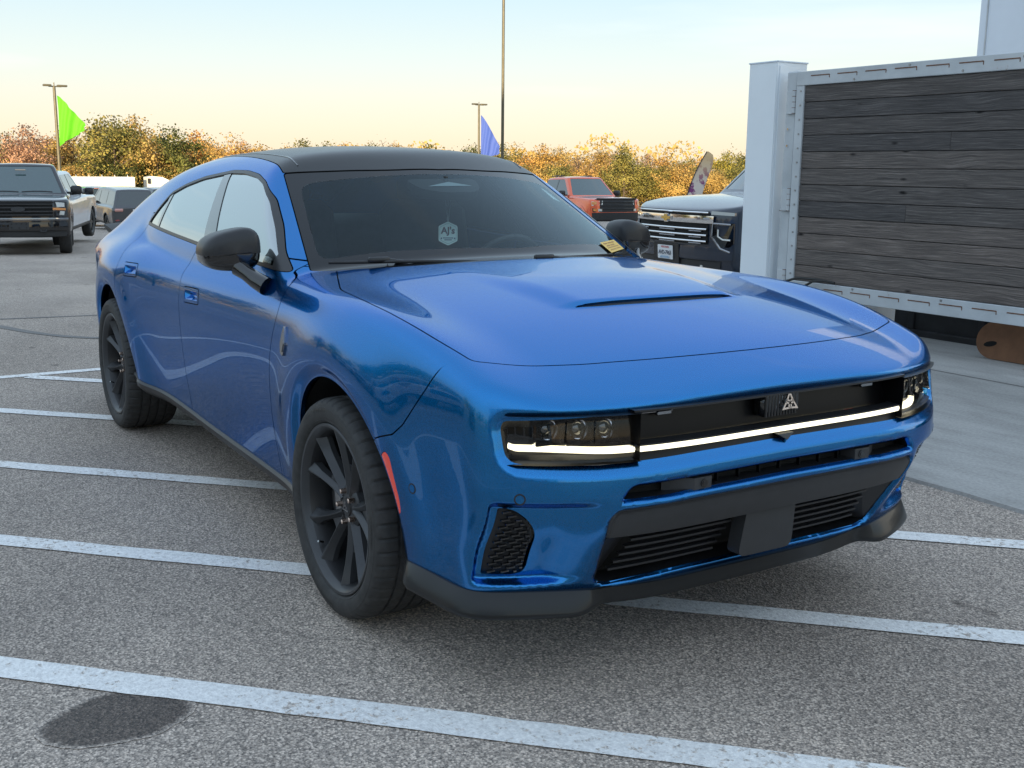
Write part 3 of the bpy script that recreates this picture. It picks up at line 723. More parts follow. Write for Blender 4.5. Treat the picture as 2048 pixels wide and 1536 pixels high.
# ---- outlines of the panels (metres, car axes: x forward from the front axle, |y| outward, z up)
DLO = rnd([(-.675, 1.062), (-.80, 1.128), (-.95, 1.221), (-1.12, 1.318), (-1.28, 1.385), (-1.42, 1.413), (-1.60, 1.427), (-1.80, 1.427), (-2.15, 1.395), (-2.38, 1.357), (-2.57, 1.311), (-2.68, 1.235), (-2.785, 1.150), (-2.77, 1.138), (-2.2, 1.112), (-1.7, 1.092), (-1.2, 1.077)], .03, 4)
HOOD = rnd([(-.262, -.05), (-.275, .17), (-.375, .5), (-.545, .697), (-.40, .755), (-.185, .838), (.10, .866), (.36, .871), (.54, .862), (.683, .834), (.712, .75), (.752, .65), (.792, .55), (.836, .352), (.858, .15), (.862, -.05)], [0, .1, .2, .006, .1, .05, .1, .1, .1, .02, .05, .1, .1, .1, .1, 0])
WSCR = rnd([(-1.047, -.05), (-1.072, .236), (-1.163, .461), (-1.258, .622), (-.95, .690), (-.640, .760), (-.548, .70), (-.378, .5), (-.28, .17), (-.268, -.05)], [0, .1, .1, .012, .1, .01, .01, .1, .1, 0])
FRITI = rnd([(-1.012, -.05), (-1.028, .2), (-1.075, .40), (-1.148, .595), (-.92, .655), (-.670, .712), (-.60, .56), (-.49, .30), (-.435, .05), (-.432, -.05)], [0, .1, .1, .06, .1, .06, .1, .1, .1, 0])
ROOFP = rnd([(-1.05, -.05), (-1.075, .236), (-1.166, .461), (-1.262, .622), (-1.6, .583), (-2.0, .556), (-2.4, .535), (-2.8, .52), (-2.84, -.05)], [0, .1, .1, .006, .2, .2, .2, .05, 0])
REARG = rnd([(-2.86, -.05), (-2.86, .50), (-3.3, .52), (-3.74, .54), (-3.80, -.05)], [0, .06, .1, .08, 0])
HSLOT = rnd([(.474, -.05), (.470, .1), (.453, .25), (.434, .330), (.428, .318), (.436, .25), (.450, .1), (.453, -.05)], [0, .05, .05, .006, .006, .05, .05, 0])
DOORF = rnd([(-.68, 1.10), (-.685, 1.066), (-.600, 1.035), (-.562, .985), (-.548, .924), (-.60, .811), (-.647, .71), (-.692, .552), (-.722, .42), (-.735, .20), (-1.90, .20), (-1.888, .335), (-1.860, .465), (-1.825, .638), (-1.808, .80), (-1.806, .90), (-1.822, .97), (-1.80, 1.03), (-1.735, 1.092), (-1.74, 1.2)], [0, .01, .05, .06, .1, .1, .1, .1, .1, 0, 0, .1, .1, .1, .1, .08, .05, .06, .01, 0])
DOORR = rnd([(-1.735, 1.2), (-1.735, 1.092), (-1.80, 1.03), (-1.822, .97), (-1.806, .90), (-1.808, .80), (-1.825, .638), (-1.860, .465), (-1.888, .335), (-1.90, .20), (-2.80, .20), (-2.665, .45), (-2.70, .60), (-2.80, .78), (-2.815, .87), (-2.80, .95), (-2.855, 1.03), (-2.83, 1.09), (-2.77, 1.145), (-2.77, 1.2)], [0, .01, .06, .05, .08, .1, .1, .1, .1, 0, 0, .1, .1, .1, .1, .08, .05, .05, .02, 0])
FEND_B = np.array([(.2, .62), (.395, .690), (.455, .708), (.497, .742), (.54, .796), (.586, .853), (.633, .922), (.69, .99), (.72, 1.2), (2, 1.2), (2, 0), (.2, 0)])
MARK = rnd([(.383, .628), (.412, .652), (.437, .640), (.474, .520), (.474, .478), (.440, .462), (.432, .50)], .012)
ARCH_F, ARCH_R = (-.006, ZW, .430), (-WB - .012, ZW, .440)
ROCK_Z = Sp((-2.75, .385), (-2.55, .352), (-2.3, .338), (-1.8, .312), (-1.25, .292), (-.54, .283), (-.3, .285))

CAR = empty('muscle_car')
tag(CAR, 'glossy blue four-door muscle car with black roof and light strip across the nose', 'car')
Vh, Nh, Th = mesh_half(.0105)
M0 = (Vh, Nh, Th)
for (cx, cz, r) in (ARCH_F, ARCH_R):
    M0 = clip(M0, r - np.hypot(M0[0][:, 0] - cx, M0[0][:, 2] - cz))
# front openings
op, M0 = take(M0, np.maximum(front_d(M0, OPEN), .6 - M0[0][:, 0]), .0)
sl, M0 = take(M0, np.maximum(front_d(M0, SLOT), .6 - M0[0][:, 0]), .0)
lo, M0 = take(M0, np.maximum(front_d(M0, LOW), .6 - M0[0][:, 0]), .0)
VENT = rnd([(.848, .368), (.775, .366), (.752, .372), (.744, .39), (.748, .49), (.758, .515), (.778, .545), (.812, .574), (.846, .578)], [.004, .01, .012, .02, .03, .03, .03, .02, .004])
vt, M0 = take(M0, np.maximum(front_d(M0, VENT), .6 - M0[0][:, 0]), .0)
# windscreen, roof, rear glass, hood
up = M0[0][:, 2]
ws_, M0 = take(M0, np.maximum(top_d(M0, WSCR), 1.0 - M0[0][:, 2]))
rf_, M0 = take(M0, np.maximum(top_d(M0, ROOFP), 1.2 - M0[0][:, 2]))
rg_, M0 = take(M0, np.maximum(top_d(M0, REARG), 1.0 - M0[0][:, 2]), .0)
hd_, M0 = take(M0, np.maximum(top_d(M0, HOOD), .6 - M0[0][:, 2]))
hs_, hd_ = take(hd_, top_d(hd_, HSLOT), .0)
# side glass area
def gside(M): return np.maximum(side_d(M, DLO), .5 + M[0][:, 1])
dlo, M0 = take(M0, gside(M0), .001)
def rockd(M): return np.maximum(M[0][:, 2] - ROCK_Z(M[0][:, 0]), np.maximum(M[0][:, 0] + .3, -2.75 - M[0][:, 0]))
rk_, M0 = take(M0, rockd(M0), .0)
df_, M0 = take(M0, np.maximum(side_d(M0, DOORF), .5 + M0[0][:, 1]))
dr_, M0 = take(M0, np.maximum(side_d(M0, DOORR), .5 + M0[0][:, 1]))
mk_, M0 = take(M0, np.maximum(side_d(M0, MARK), .5 + M0[0][:, 1]), .001)
fb_, M0 = take(M0, np.maximum(side_d(M0, FEND_B), .2 - M0[0][:, 0]), GAP * sstep(.935, .90, M0[0][:, 2]))
fn_, M0 = take(M0, np.maximum(-1.2 - M0[0][:, 0], np.maximum(M0[0][:, 2] - (1.082 - .02 * (M0[0][:, 0] + .6)), -(M0[0][:, 0] + .70))), .0012)
bd_ = M0
blue = M_['blue']
panel('body', mirror_join(bd_), blue, CAR)
panel('hood', mirror_join(hd_), blue, CAR)
bumper = panel('front_bumper', mirror_join(fb_), blue, CAR)
panel('roof', mirror_join(rf_), M_['roof_black'], CAR)
panel('rear_window', mirror_join(rg_), M_['rear_glass'], CAR, .0, .001)
for s, fl_ in ((0, lambda q: q), (1, flip)):
    panel('fender', fl_(fn_), blue, CAR)
DOORS = {}
HANDLE = {}
for key, hx, hz, dm in (('f', -1.632, .885, 'df_'), ('r', -2.585, .922, 'dr_')):
    outer = rnd([(hx - .112, hz + .034), (hx + .105, hz + .040), (hx + .118, hz - .030), (hx - .098, hz - .040)], .016)
    M = globals()[dm]; hole, rest = take(M, np.maximum(side_d(M, outer), .5 + M[0][:, 1]), .0); globals()[dm] = rest
    d = sdpoly(hole[0][:, [0, 2]], outer)
    gapring = clip(hole, -.0045 - d); hole = clip(hole, d + .0045); d = sdpoly(hole[0][:, [0, 2]], outer)
    HANDLE[key] = (gapring, clip(hole, -.017 - d), clip(hole, d + .017), outer)
for s, fl_ in ((-1, lambda q: q), (1, flip)):
    DOORS['f', s] = panel('front_door', fl_(df_), blue, CAR)
    DOORS['r', s] = panel('rear_door', fl_(dr_), blue, CAR)
    for key in 'fr':
        gr_, ring, cup, outer = HANDLE[key]; dr = DOORS[key, s]
        panel('handle_gap', fl_(gr_), M_['liner'], dr, .0, .006)
        panel('door_handle', fl_(ring), blue, dr, .012, -.0012)
        V = cup[0].copy(); d = np.clip((-sdpoly(V[:, [0, 2]], outer) - .017) / .020, 0, 1); d = d * d * (3 - 2 * d)
        V[:, 1] += .024 * d + .001
        o = panel('handle_recess', fl_((V, cup[1], cup[2])), blue, dr, .0)
        o.data.attributes.remove(o.data.attributes['custom_normal']) if 'custom_normal' in o.data.attributes else None
    panel('side_marker', fl_(mk_), M_['red_lens'], CAR, .01, .001)
# hood scoop slot
panel('hood_scoop', mirror_join(hs_), M_['bar_grey'], CAR, .0, .010)
# roof side seams are shallow grooves in the black roof
q = MB()
for s in (-1, 1):
    P = []
    for x in np.linspace(-1.24, -2.75, 40):
        y = .578 - .05 * (-1.24 - x) / 1.5 - .02 * np.sin((-1.24 - x) / 1.5 * 3.1)
        z = 1.5; pt = project(np.array([[x, -y, ZR(x)]]), 6)[0]; P.append(pt + np.array([0, 0, .0008]))
    P = np.array(P) * [1, -s, 1]; q.tube(P, .0030, 6)
q.build('roof_seam', M_['gloss_black'], CAR)
# windscreen: printed black border, clear pane inside it
wi, wo = take(ws_, top_d(ws_, FRITI), .0)
FRIT = panel('windscreen_border', mirror_join(wo), M_['frit'], CAR, .004, .0025)
WIN = panel('windscreen', mirror_join(wi), M_['windscreen'], CAR, .0, .0025)
# side windows: black moulding with panes in it
BP = np.array([(-1.907, 1.46), (-1.636, 1.02), (-1.438, 1.02), (-1.835, 1.46)])
CP = np.array([(-2.575, 1.45), (-2.555, 1.02), (-2.515, 1.02), (-2.535, 1.45)])
SAIL = np.array([(-.60, 1.0), (-.60, 1.16), (-.826, 1.16), (-.792, 1.0)])
inner = side_d(dlo, DLO) + .0145
pane, mould = take(dlo, inner, .0)
bp, pane = take(pane, side_d(pane, BP), .0)
cp, pane = take(pane, side_d(pane, CP), .0)
sail, pane = take(pane, side_d(pane, SAIL), .0012)
px = pane[0][:, 0]
bl_ = -1.537 - .76 * (pane[0][:, 2] - 1.02); p_f = clip(pane, bl_ - px); p_q = clip(pane, px + 2.545); p_r = (lambda A: clip(A, -2.545 - A[0][:, 0]))(clip(pane, px - bl_))
for s, fl_ in ((-1, lambda q: q), (1, flip)):
    panel('window_moulding', fl_(mould), M_['satin_black'], CAR, .012, -.0015)
    pb = panel('pillar_trim', fl_(bp), M_['gloss_black'], CAR, .006, .001)
    panel('pillar_trim', fl_(cp), M_['gloss_black'], CAR, .006, .001)
    panel('mirror_sail', fl_(sail), M_['satin_black'], DOORS['f', s], .006, .001)
    panel('window_pane', fl_(p_f), M_['privacy'], DOORS['f', s], .003, .004)
    panel('window_pane', fl_(p_r), M_['privacy'], DOORS['r', s], .003, .004)
    panel('quarter_window', fl_(p_q), M_['privacy'], CAR, .003, .004)
# rocker sill
for s in (-1, 1):
    xs = np.linspace(-.395, -2.70, 60); G = []
    for x in xs:
        z = float(ROCK_Z(x)); y = -(float(W(x)) + float(TZ(z))) if True else 0
        pt = np.array([[x, -.93, z]]); 
        for _ in range(8):
            g = grad(pt); v = F(pt); pt[:, 1] -= v / np.maximum(np.abs(g[:, 1]), .3) * np.sign(g[:, 1])
        y = pt[0, 1]
        e = .5 * (1 - np.cos(np.clip((-.395 - x) / .3, 0, 1) * np.pi)) 
        k = .012
        G.append([(x, y + .012, z + .004), (x, y - .004, z - .001), (x, y - k, z - .012), (x, y - k + .004, z - .035), (x, y + .018, z - .062), (x, y + .05, z - .075), (x, y + .25, z - .07)])
    G = np.array(G) * [1, -s, 1]
    if s > 0: G = G[:, ::-1]
    mb = MB(); mb.grid(G); mb.build('rocker_panel', M_['satin_black'], CAR, 35)
# wheel-arch liners and floor
for s in (-1, 1):
    for (cx, cz, r) in (ARCH_F, ARCH_R):
        q = MB(); t = np.linspace(-.15, np.pi + .15, 40); G = []
        for y in (-.90, -.5):
            G.append(np.stack([cx + (r + .018) * np.cos(t), np.full_like(t, y * -s), cz + (r + .018) * np.sin(t)], 1))
        disc = np.r_[[(cx, .5 * s, cz)], G[1]]
        nG = len(t); Vv = np.r_[G[0], G[1], [(cx, .5 * s, cz)]]
        q.add(Vv, [(i, i + 1, nG + i + 1, nG + i) for i in range(nG - 1)] + [(2 * nG, nG + i, nG + i + 1) for i in range(nG - 1)])
        q.build('wheel_arch_liner', M_['liner'], CAR, 40)
# ---- nose: dark panel, lamps, light strip
def nose_x(a, z, off=0.0):
    """x of the fascia surface at |y|=a, height z (without the openings' rolled edges)"""
    return float(XF0(z)) + float(plan(np.array(a), np.array(z))) + off
op_in = clip(op, np.abs(op[0][:, 1]) - .515); op_out = clip(op, .519 - np.abs(op[0][:, 1]))
mid_hi = clip(op_in, .737 - op_in[0][:, 2]); mid_lo = clip(op_in, op_in[0][:, 2] - .722)
panel('grille_panel', mirror_join(mid_hi), M_['grille_black'], CAR, .0, 0, (-.052, 0, 0))
panel('grille_panel_lower', mirror_join(mid_lo), M_['grille_black'], CAR, .012, .006)
q = MB()
for z0, z1, dx in ((.737, .7415, -.03), (.8285, .834, -.03)):
    G = []
    for y in np.linspace(-.53, .53, 60):
        x = nose_x(abs(y), .73) - .018
        G.append([(x - .05, y, z0), (x, y, z0), (x, y, z1), (x - .05, y, z1)])
    q.grid(np.array(G))
q.build('grille_ledge', M_['satin_black'], CAR, 30)
q = MB()     # fine chrome line and inner relief of the dark panel
for s in (-1, 1):
    for (y0, y1, z) in ((.16, .34, .815), (.37, .47, .812)):
        q.tube([(nose_x(y, .78) - .066, s * y, z) for y in np.linspace(y0, y1, 12)], .0016, 5)
    q.box((nose_x(.42, .8) - .062, s * .40, .808), (.012, .05, .012), .002)
q.build('grille_relief', M_['chrome_dark'], CAR, 40)
def strip(name, ys, zs, offs, h, mat_, parent, dpt=.012):
    q = MB(); G = []
    for i, (y, z, o) in enumerate(zip(ys, zs, offs)):
        x = nose_x(abs(y), .73) + o
        j0, j1 = max(i - 1, 0), min(i + 1, len(ys) - 1)
        d = np.array([0, ys[j1] - ys[j0], zs[j1] - zs[j0]]); d /= np.linalg.norm(d); n = np.array([0, -d[2], d[1]]) 
        c = np.array([x, y, z])
        G.append([c - n * h / 2 + [-dpt, 0, 0], c - n * h / 2, c + [.003, 0, 0], c + n * h / 2, c + n * h / 2 + [-dpt, 0, 0]])
    q.grid(np.array(G)); return q.build(name, mat_, parent, 50)
ys = np.linspace(-.512, .512, 61)
strip('light_bar', ys, np.full(61, .7295), np.full(61, -.020), .0160, M_['drl'], CAR)
tri = [(.0, .038), (-.036, -.026), (.036, -.026)]
def three_arrow(mb, M, s=1.0, t=.004):
    """three-part triangular emblem: outlined arrowheads round a small open centre"""
    for k in range(3):
        a = k * 2 * np.pi / 3
        pts = [(0, .040), (-.0185, .002), (-.0075, -.0035), (0, .0065), (.0075, -.0035), (.0185, .002)]
        c, s_ = math.cos(a), math.sin(a)
        pts = np.array([(x * c - y * s_, x * s_ + y * c) for x, y in pts]) * s
        ctr = pts.mean(0); inn = ctr + (pts - ctr) * .60
        n = len(pts)
        V = np.r_[np.c_[pts, np.zeros(n)], np.c_[pts, np.full(n, t)], np.c_[inn, np.full(n, t)], np.c_[inn, np.zeros(n)]]
        Fc = []
        for i in range(n):
            j = (i + 1) % n
            for r0 in range(3): Fc.append((r0 * n + i, r0 * n + j, (r0 + 1) * n + j, (r0 + 1) * n + i))
        mb.add(V, Fc, M)
q = MB(); ce = nose_x(0, .77) - .052
q.box((ce - .012, .012, .797), (.05, .150, .075), .012)
cam_block = q.build('camera_block', M_['gloss_black'], CAR, 40)
q = MB()
for i in range(11): q.cyl((ce + .013, -.052 + .0115 * i, .762), (ce + .009, -.052 + .0115 * i, .832), .0042, n=8)
q.build('rib', M_['satin_black'], cam_block, 40)
q = MB(); three_arrow(q, face_mat((ce + .021, .030, .797), (0, 1, 0), (-.12, 0, 1)), .92); q.build('emblem', M_['chrome'], CAR, 30)
q = MB(); q.add([(ce + .045, -.03, .716), (ce + .045, .03, .716), (ce + .052, .0, .698), (ce + .02, -.03, .716), (ce + .02, .03, .716), (ce + .03, 0, .698)], [(0, 2, 1), (0, 1, 4, 3), (0, 3, 5, 2), (1, 2, 5, 4)]); q.build('camera_bracket', M_['bar_grey'], CAR)
for s in (-1, 1):
    H = mirror_join(op_out); H = clip(H, H[0][:, 1] * -s)          # lamp cover of this side
    lamp = panel('headlight', H, M_['lens'], CAR, .0, .004)
    q = MB()          # dark housing behind the lens
    ya = np.linspace(.512, .838, 16); za = np.linspace(.700, .826, 8); G = []
    for y in ya: G.append([(nose_x(y, .75) - .105 + .04 * ((z - .763) / .063) ** 2 + .035 * sstep(.80, .842, np.array(y)), s * y, z) for z in za])
    q.grid(np.array(G)[:, ::-s])
    for zc_ in (.700, .826):
        G = [[(nose_x(y, .75) - .004, s * y, zc_ + (.001 if zc_ > .75 else -.001)), (nose_x(y, .75) - .11, s * y, zc_)] for y in ya]; q.grid(np.array(G))
    q.grid(np.array([[(nose_x(.840, .75) - .045, s * .838, z), (nose_x(.84, .75) - .09, s * .840, z)] for z in za]))
    q.grid(np.array([[(nose_x(.512, .75) - .008, s * .5165, z), (nose_x(.512, .75) - .11, s * .5165, z)] for z in za]))
    q.build('housing', M_['grille_black'], lamp, 40)
    # light guide, turned up at the outer end
    yy = list(np.linspace(.524, .785, 22)); zz = [.7295] * 22
    for t in np.linspace(.15, 1, 8): yy.append(.785 + .028 * math.sin(t * math.pi / 2)); zz.append(.7295 + .028 * (1 - math.cos(t * math.pi / 2)))
    for t in np.linspace(.2, 1, 5): yy.append(.813 + .003 * t); zz.append(.7575 + .060 * t)
    yy = np.array(yy); zz = np.array(zz); of = -.022 - .052 * sstep(.54, .80, yy) - (.055 if s < 0 else .012) * sstep(.79, .811, yy)
    strip('light_guide', s * yy[::s], zz[::s], of[::s], .0150, M_['drl'], lamp, .02)
    q = MB()
    G = [[(nose_x(y, .73) - .015, s * y, .712), (nose_x(y, .73) - .026 - .02 * float(sstep(.52, .72, np.array(y))), s * y, .7195)] for y in np.linspace(.522, .825, 20)]
    q.grid(np.array(G)); q.build('lower_trim', M_['grille_black'], lamp, 40)
    q = MB()          # bright reflector fins and projector barrels
    for yc, w in ((.585, .034), (.655, .040), (.728, .040)):
        x0 = nose_x(yc, .75)
        q.cyl((x0 - .085, s * yc, .783), (x0 - .052, s * yc, .783), .024, .029, 20, False)
        q.cyl((x0 - .086, s * yc, .783), (x0 - .080, s * yc, .783), .022, .022, 20)
        for e in (-1, 1):
            yb = yc + e * w * .92
            q.add([(x0 - .090, s * yb, .750), (x0 - .040, s * (yb + .012), .748), (x0 - .048, s * (yb + .004), .818), (x0 - .092, s * (yb - .004), .818)], [(0, 1, 2, 3)])
        q.add([(x0 - .092, s * (yc - w), .750), (x0 - .040, s * (yc - w), .745), (x0 - .046, s * (yc + w), .745), (x0 - .092, s * (yc + w), .750)], [(0, 1, 2, 3)])
    q.build('reflector', M_['chrome'], lamp, 40)
    q = MB()
    for yc in (.585, .655, .728):
        x0 = nose_x(yc, .75); t = [(0.0, -.052), (.012, -.0535), (.020, -.058), (.0225, -.066)]
        V = [];
        for i, (r, dx) in enumerate(t):
            for k in range(16): V.append((x0 + dx, s * yc + r * math.cos(k * math.pi / 8), .783 + r * math.sin(k * math.pi / 8)))
        q.add(V, [(i * 16 + k, i * 16 + (k + 1) % 16, (i + 1) * 16 + (k + 1) % 16, (i + 1) * 16 + k) for i in range(3) for k in range(16)])
    q.build('projector', M_['far_glass'], lamp, 60)
# ---- bumper openings
def back_of(Mp, name, mat_, push, parent=CAR): return panel(name, Mp, mat_, parent, .0, 0, push)
back_of(mirror_join(sl), 'slot_backing', M_['liner'], (-.05, 0, 0))
q = MB()
def wall(poly, d, zshift=0):
    for a, b in zip(poly[:-1], poly[1:]):
        if max(a[0], b[0]) < 0: pass
        for s in (-1, 1):
            A = [(nose_x(abs(p[0]), p[1]) - .020, s * max(p[0], 0), p[1]) for p in (a, b)]; B = [(x - d, y, z) for x, y, z in A]
            q.add(A + B[::-1], [(0, 1, 2, 3)])
wall(SLOT, .06); wall(LOW, .10); q.build('opening_wall', M_['satin_black'], CAR, 30)
for y in np.linspace(-.24, .24, 7):
    q = MB(); q.box((nose_x(abs(y), .62) - .045, y, .622), (.012, .003, .034)); q.build('slot_rib', M_['grille_black'], CAR)
for s in (-1, 1):
    q = MB(); x0 = nose_x(.315, .615) - .012
    q.add([(x0, s * .285, .600), (x0, s * .345, .600), (x0, s * .345, .634), (x0, s * .285, .634), (x0 - .05, s * .275, .598), (x0 - .05, s * .42, .598), (x0 - .05, s * .42, .636), (x0 - .05, s * .275, .636)],
          [(0, 1, 2, 3), (0, 4, 5, 1), (1, 5, 6, 2), (2, 6, 7, 3), (3, 7, 4, 0)])
    sb = q.build('radar_sensor', M_['bar_grey'], CAR)
    q = MB(); q.cyl((x0 - .003, s * .312, .617), (x0 + .003, s * .312, .617), .0115, n=20); q.cyl((x0, s * .312, .617), (x0 + .0045, s * .312, .617), .007, n=16); q.build('sensor_eye', M_['gloss_black'], sb, 40)
lom = mirror_join(lo)
bz = .487
bar = clip(lom, bz - lom[0][:, 2]); low = clip(lom, lom[0][:, 2] - bz)
# the bar stands proud of the opening's rolled edge
def proud(M, off):
    V = M[0].copy(); a = np.abs(V[:, 1]); z = V[:, 2]
    xf = XF0(z) + plan(a, z) + off
    face = xf - .010 * sstep(.545, .575, z) * 1.0
    V[:, 0] = np.maximum(V[:, 0], face); 
    e = 1e-3
    return V, M[1], M[2]
b2 = proud(bar, -.004)
o = panel('bumper_bar', b2, M_['bar_grey'], CAR, .03)
o.data.shade_smooth(); o.data.set_sharp_from_angle(angle=R(28))
back_of(clip(low, .0 * low[0][:, 0] - 1), 'lower_backing', M_['liner'], (-.085, 0, 0))
for s in (-1, 1):       # smooth side wedges of the lower intake
    q = MB()
    A = [(.470, .478), (.575, .478), (.566, .36), (.548, .330), (.500, .330)]
    V = [(nose_x(y, z) - (.020 if i in (1, 2, 3) else .075), s * y, z) for i, (y, z) in enumerate(A)]
    q.add(V, [(0, 1, 2, 3, 4)] if s < 0 else [(4, 3, 2, 1, 0)])
    q.build('intake_wedge', M_['satin_black'], CAR)
    for k, z in enumerate((.348, .374, .400, .426, .452, .472)):      # grille slats
        y0, y1 = .118 + .0 * k, .498 - .028 * (z - .348) / .124
        G = [[(nose_x(y, z) - .052, s * y, z - .0045), (nose_x(y, z) - .040, s * y, z - .003), (nose_x(y, z) - .040, s * y, z + .003), (nose_x(y, z) - .055, s * y, z + .006)] for y in np.linspace(y0, y1, 12)]
        qq = MB(); qq.grid(np.array(G)); qq.build('grille_slat', M_['satin_black'], CAR, 30)
q = MB(); pl = []
for (y, z) in rnd([(-.098, .488), (-.108, .345), (.108, .345), (.098, .488)], [.002, .03, .03, .002], 6): pl.append((.985 - .018 * (.488 - z) / .143, y, z))
n_ = len(pl); q.add(pl + [(x - .05, y, z) for x, y, z in pl], [tuple(range(n_))] + [(i, n_ + i, n_ + (i + 1) % n_, (i + 1) % n_) for i in range(n_)]); q.build('radar_cover', M_['bar_grey'], CAR, 30)
# corner vents
for s, fl_ in ((-1, lambda q: q), (1, flip)):
    vo = panel('corner_vent', fl_(vt), M_['satin_black'], CAR, .0, 0, (-.016, 0, 0))
    q = MB(); r = 0
    for z in np.linspace(.378, .566, 17):
        inn = np.interp(z, [.366, .39, .49, .515, .545, .575], [.775, .752, .757, .768, .790, .822]); y = .842 - .012 * (r % 2)
        while y > inn + .006:
            w_ = min(.030, y - inn); x = F  # each short louvre follows the recess
            yc = y - w_ / 2
            xx = nose_x(yc, z) - .040 - .004
            q.box((xx + .006, s * yc, z), (.010, w_ - .004, .0062), .001); y -= w_ + .002
        r += 1
    q.build('vent_louvre', M_['gloss_black'], vo, 30)
# ---- chin splitter
def outline(z):
    pts = []
    for a in np.linspace(0, .86, 60):
        xs = np.linspace(1.2, .3, 400); P = np.stack([xs, np.full(400, -a), np.full(400, z)], 1); v = F(P); i = np.argmax(v < 0)
        if v[i] < 0: t = v[i - 1] / (v[i - 1] - v[i]); pts.append((xs[i - 1] + t * (xs[i] - xs[i - 1]), -a))
    for x in np.linspace(pts[-1][0] - .02, .43, 22):
        ysn = np.linspace(-1.05, -.6, 300); P = np.stack([np.full(300, x), ysn, np.full(300, z)], 1); v = F(P); i = np.argmax(v < 0)
        t = v[i - 1] / (v[i - 1] - v[i]); pts.append((x, ysn[i - 1] + t * (ysn[i] - ysn[i - 1])))
    return np.array(pts)
ol = outline(.315); sL = np.r_[0, np.cumsum(np.hypot(*np.diff(ol, axis=0).T))]; tt = np.linspace(0, sL[-1], 90)
ol = np.stack([np.interp(tt, sL, ol[:, 0]), np.interp(tt, sL, ol[:, 1])], 1)
for _ in range(6): ol[1:-1] = .25 * ol[:-2] + .5 * ol[1:-1] + .25 * ol[2:]
tg = np.gradient(ol, axis=0); tg /= np.linalg.norm(tg, axis=1)[:, None]; nr = np.stack([-tg[:, 1], tg[:, 0]], 1); nr *= np.sign((nr * [1, 0] + nr * [0, -1]).sum(1))[:, None]
G = []
for (x, y), n, t in zip(ol, nr, tt):
    a = -y; zt = .294 + .030 * float(sstep(.25, .85, np.array(a))) + .012 * float(sstep(.75, .5, np.array(x)))
    wing = float(sstep(.50, .64, np.array(a))); end = float(sstep(.52, .43, np.array(x)))
    e1 = .005 + .027 * wing - .020 * end; dz = .042 + .020 * wing - .01 * end
    q_ = lambda o, z: (x + n[0] * o, y + n[1] * o, z)
    G.append([q_(-.03, zt + .004), q_(.006, zt), q_(.010, zt - .003), q_(e1, zt - dz + .006), q_(e1 + .001, zt - dz), q_(e1 - .003, zt - dz - .010), q_(e1 - .012, zt - dz - .013), q_(-.15, zt - dz - .005)])
G = np.array(G); q = MB(); full = np.r_[(G[::-1] * [1, -1, 1])[:-1], G]; q.grid(full[:, ::-1]); q.build('chin_splitter', M_['roof_black'], CAR, 38)
# parking sensors
def surf(x, y, z, axis):
    p = np.array([[x, y, z]], float)
    for _ in range(10): p = project(p, 1)
    g = grad(p)[0]; return p[0], g / np.linalg.norm(g)
for s in (-1, 1):
    for (x, y, z) in ((.905, -.822, .612), (.543, -.947, .569)):
        p, g = surf(x, y, z, 0); p = p * [1, -s, 1]; g = g * [1, -s, 1]
        q = MB(); q.cyl(p - g * .004, p + g * .0004, .0155, n=24); o = q.build('parking_sensor', M_['satin_black'], CAR, 40)
        q = MB(); q.cyl(p - g * .004, p + g * .0010, .0115, n=24); q.build('sensor_face', blue, o, 40)
# plain dark badge on each front fender
for s in (-1, 1):
    p, g = surf(-.435, -.94, .845, 0); ux = np.cross((0, 0, 1), g); ux /= np.linalg.norm(ux); uy = np.cross(g, ux)
    Mb = Matrix(((ux[0], uy[0], g[0], p[0]), (ux[1], uy[1], g[1], p[1]), (ux[2], uy[2], g[2], p[2]), (0, 0, 0, 1)))
    q = MB(); q.prism(rnd([(-.020, -.042), (.012, -.048), (.030, -.005), (.022, .030), (.004, .060), (-.014, .036), (-.034, -.010)], .008, 3), -.002, .006, Mb)
    q.prism(rnd([(-.012, -.030), (.008, -.034), (.019, -.004), (.004, .040), (-.020, -.006)], .006, 3), .006, .009, Mb)
    if s > 0: q.V = [v_ * [1, -1, 1] for v_ in q.V]; q.F = [f[::-1] for f in q.F]
    q.build('fender_badge', M_['chrome_dark'], CAR)
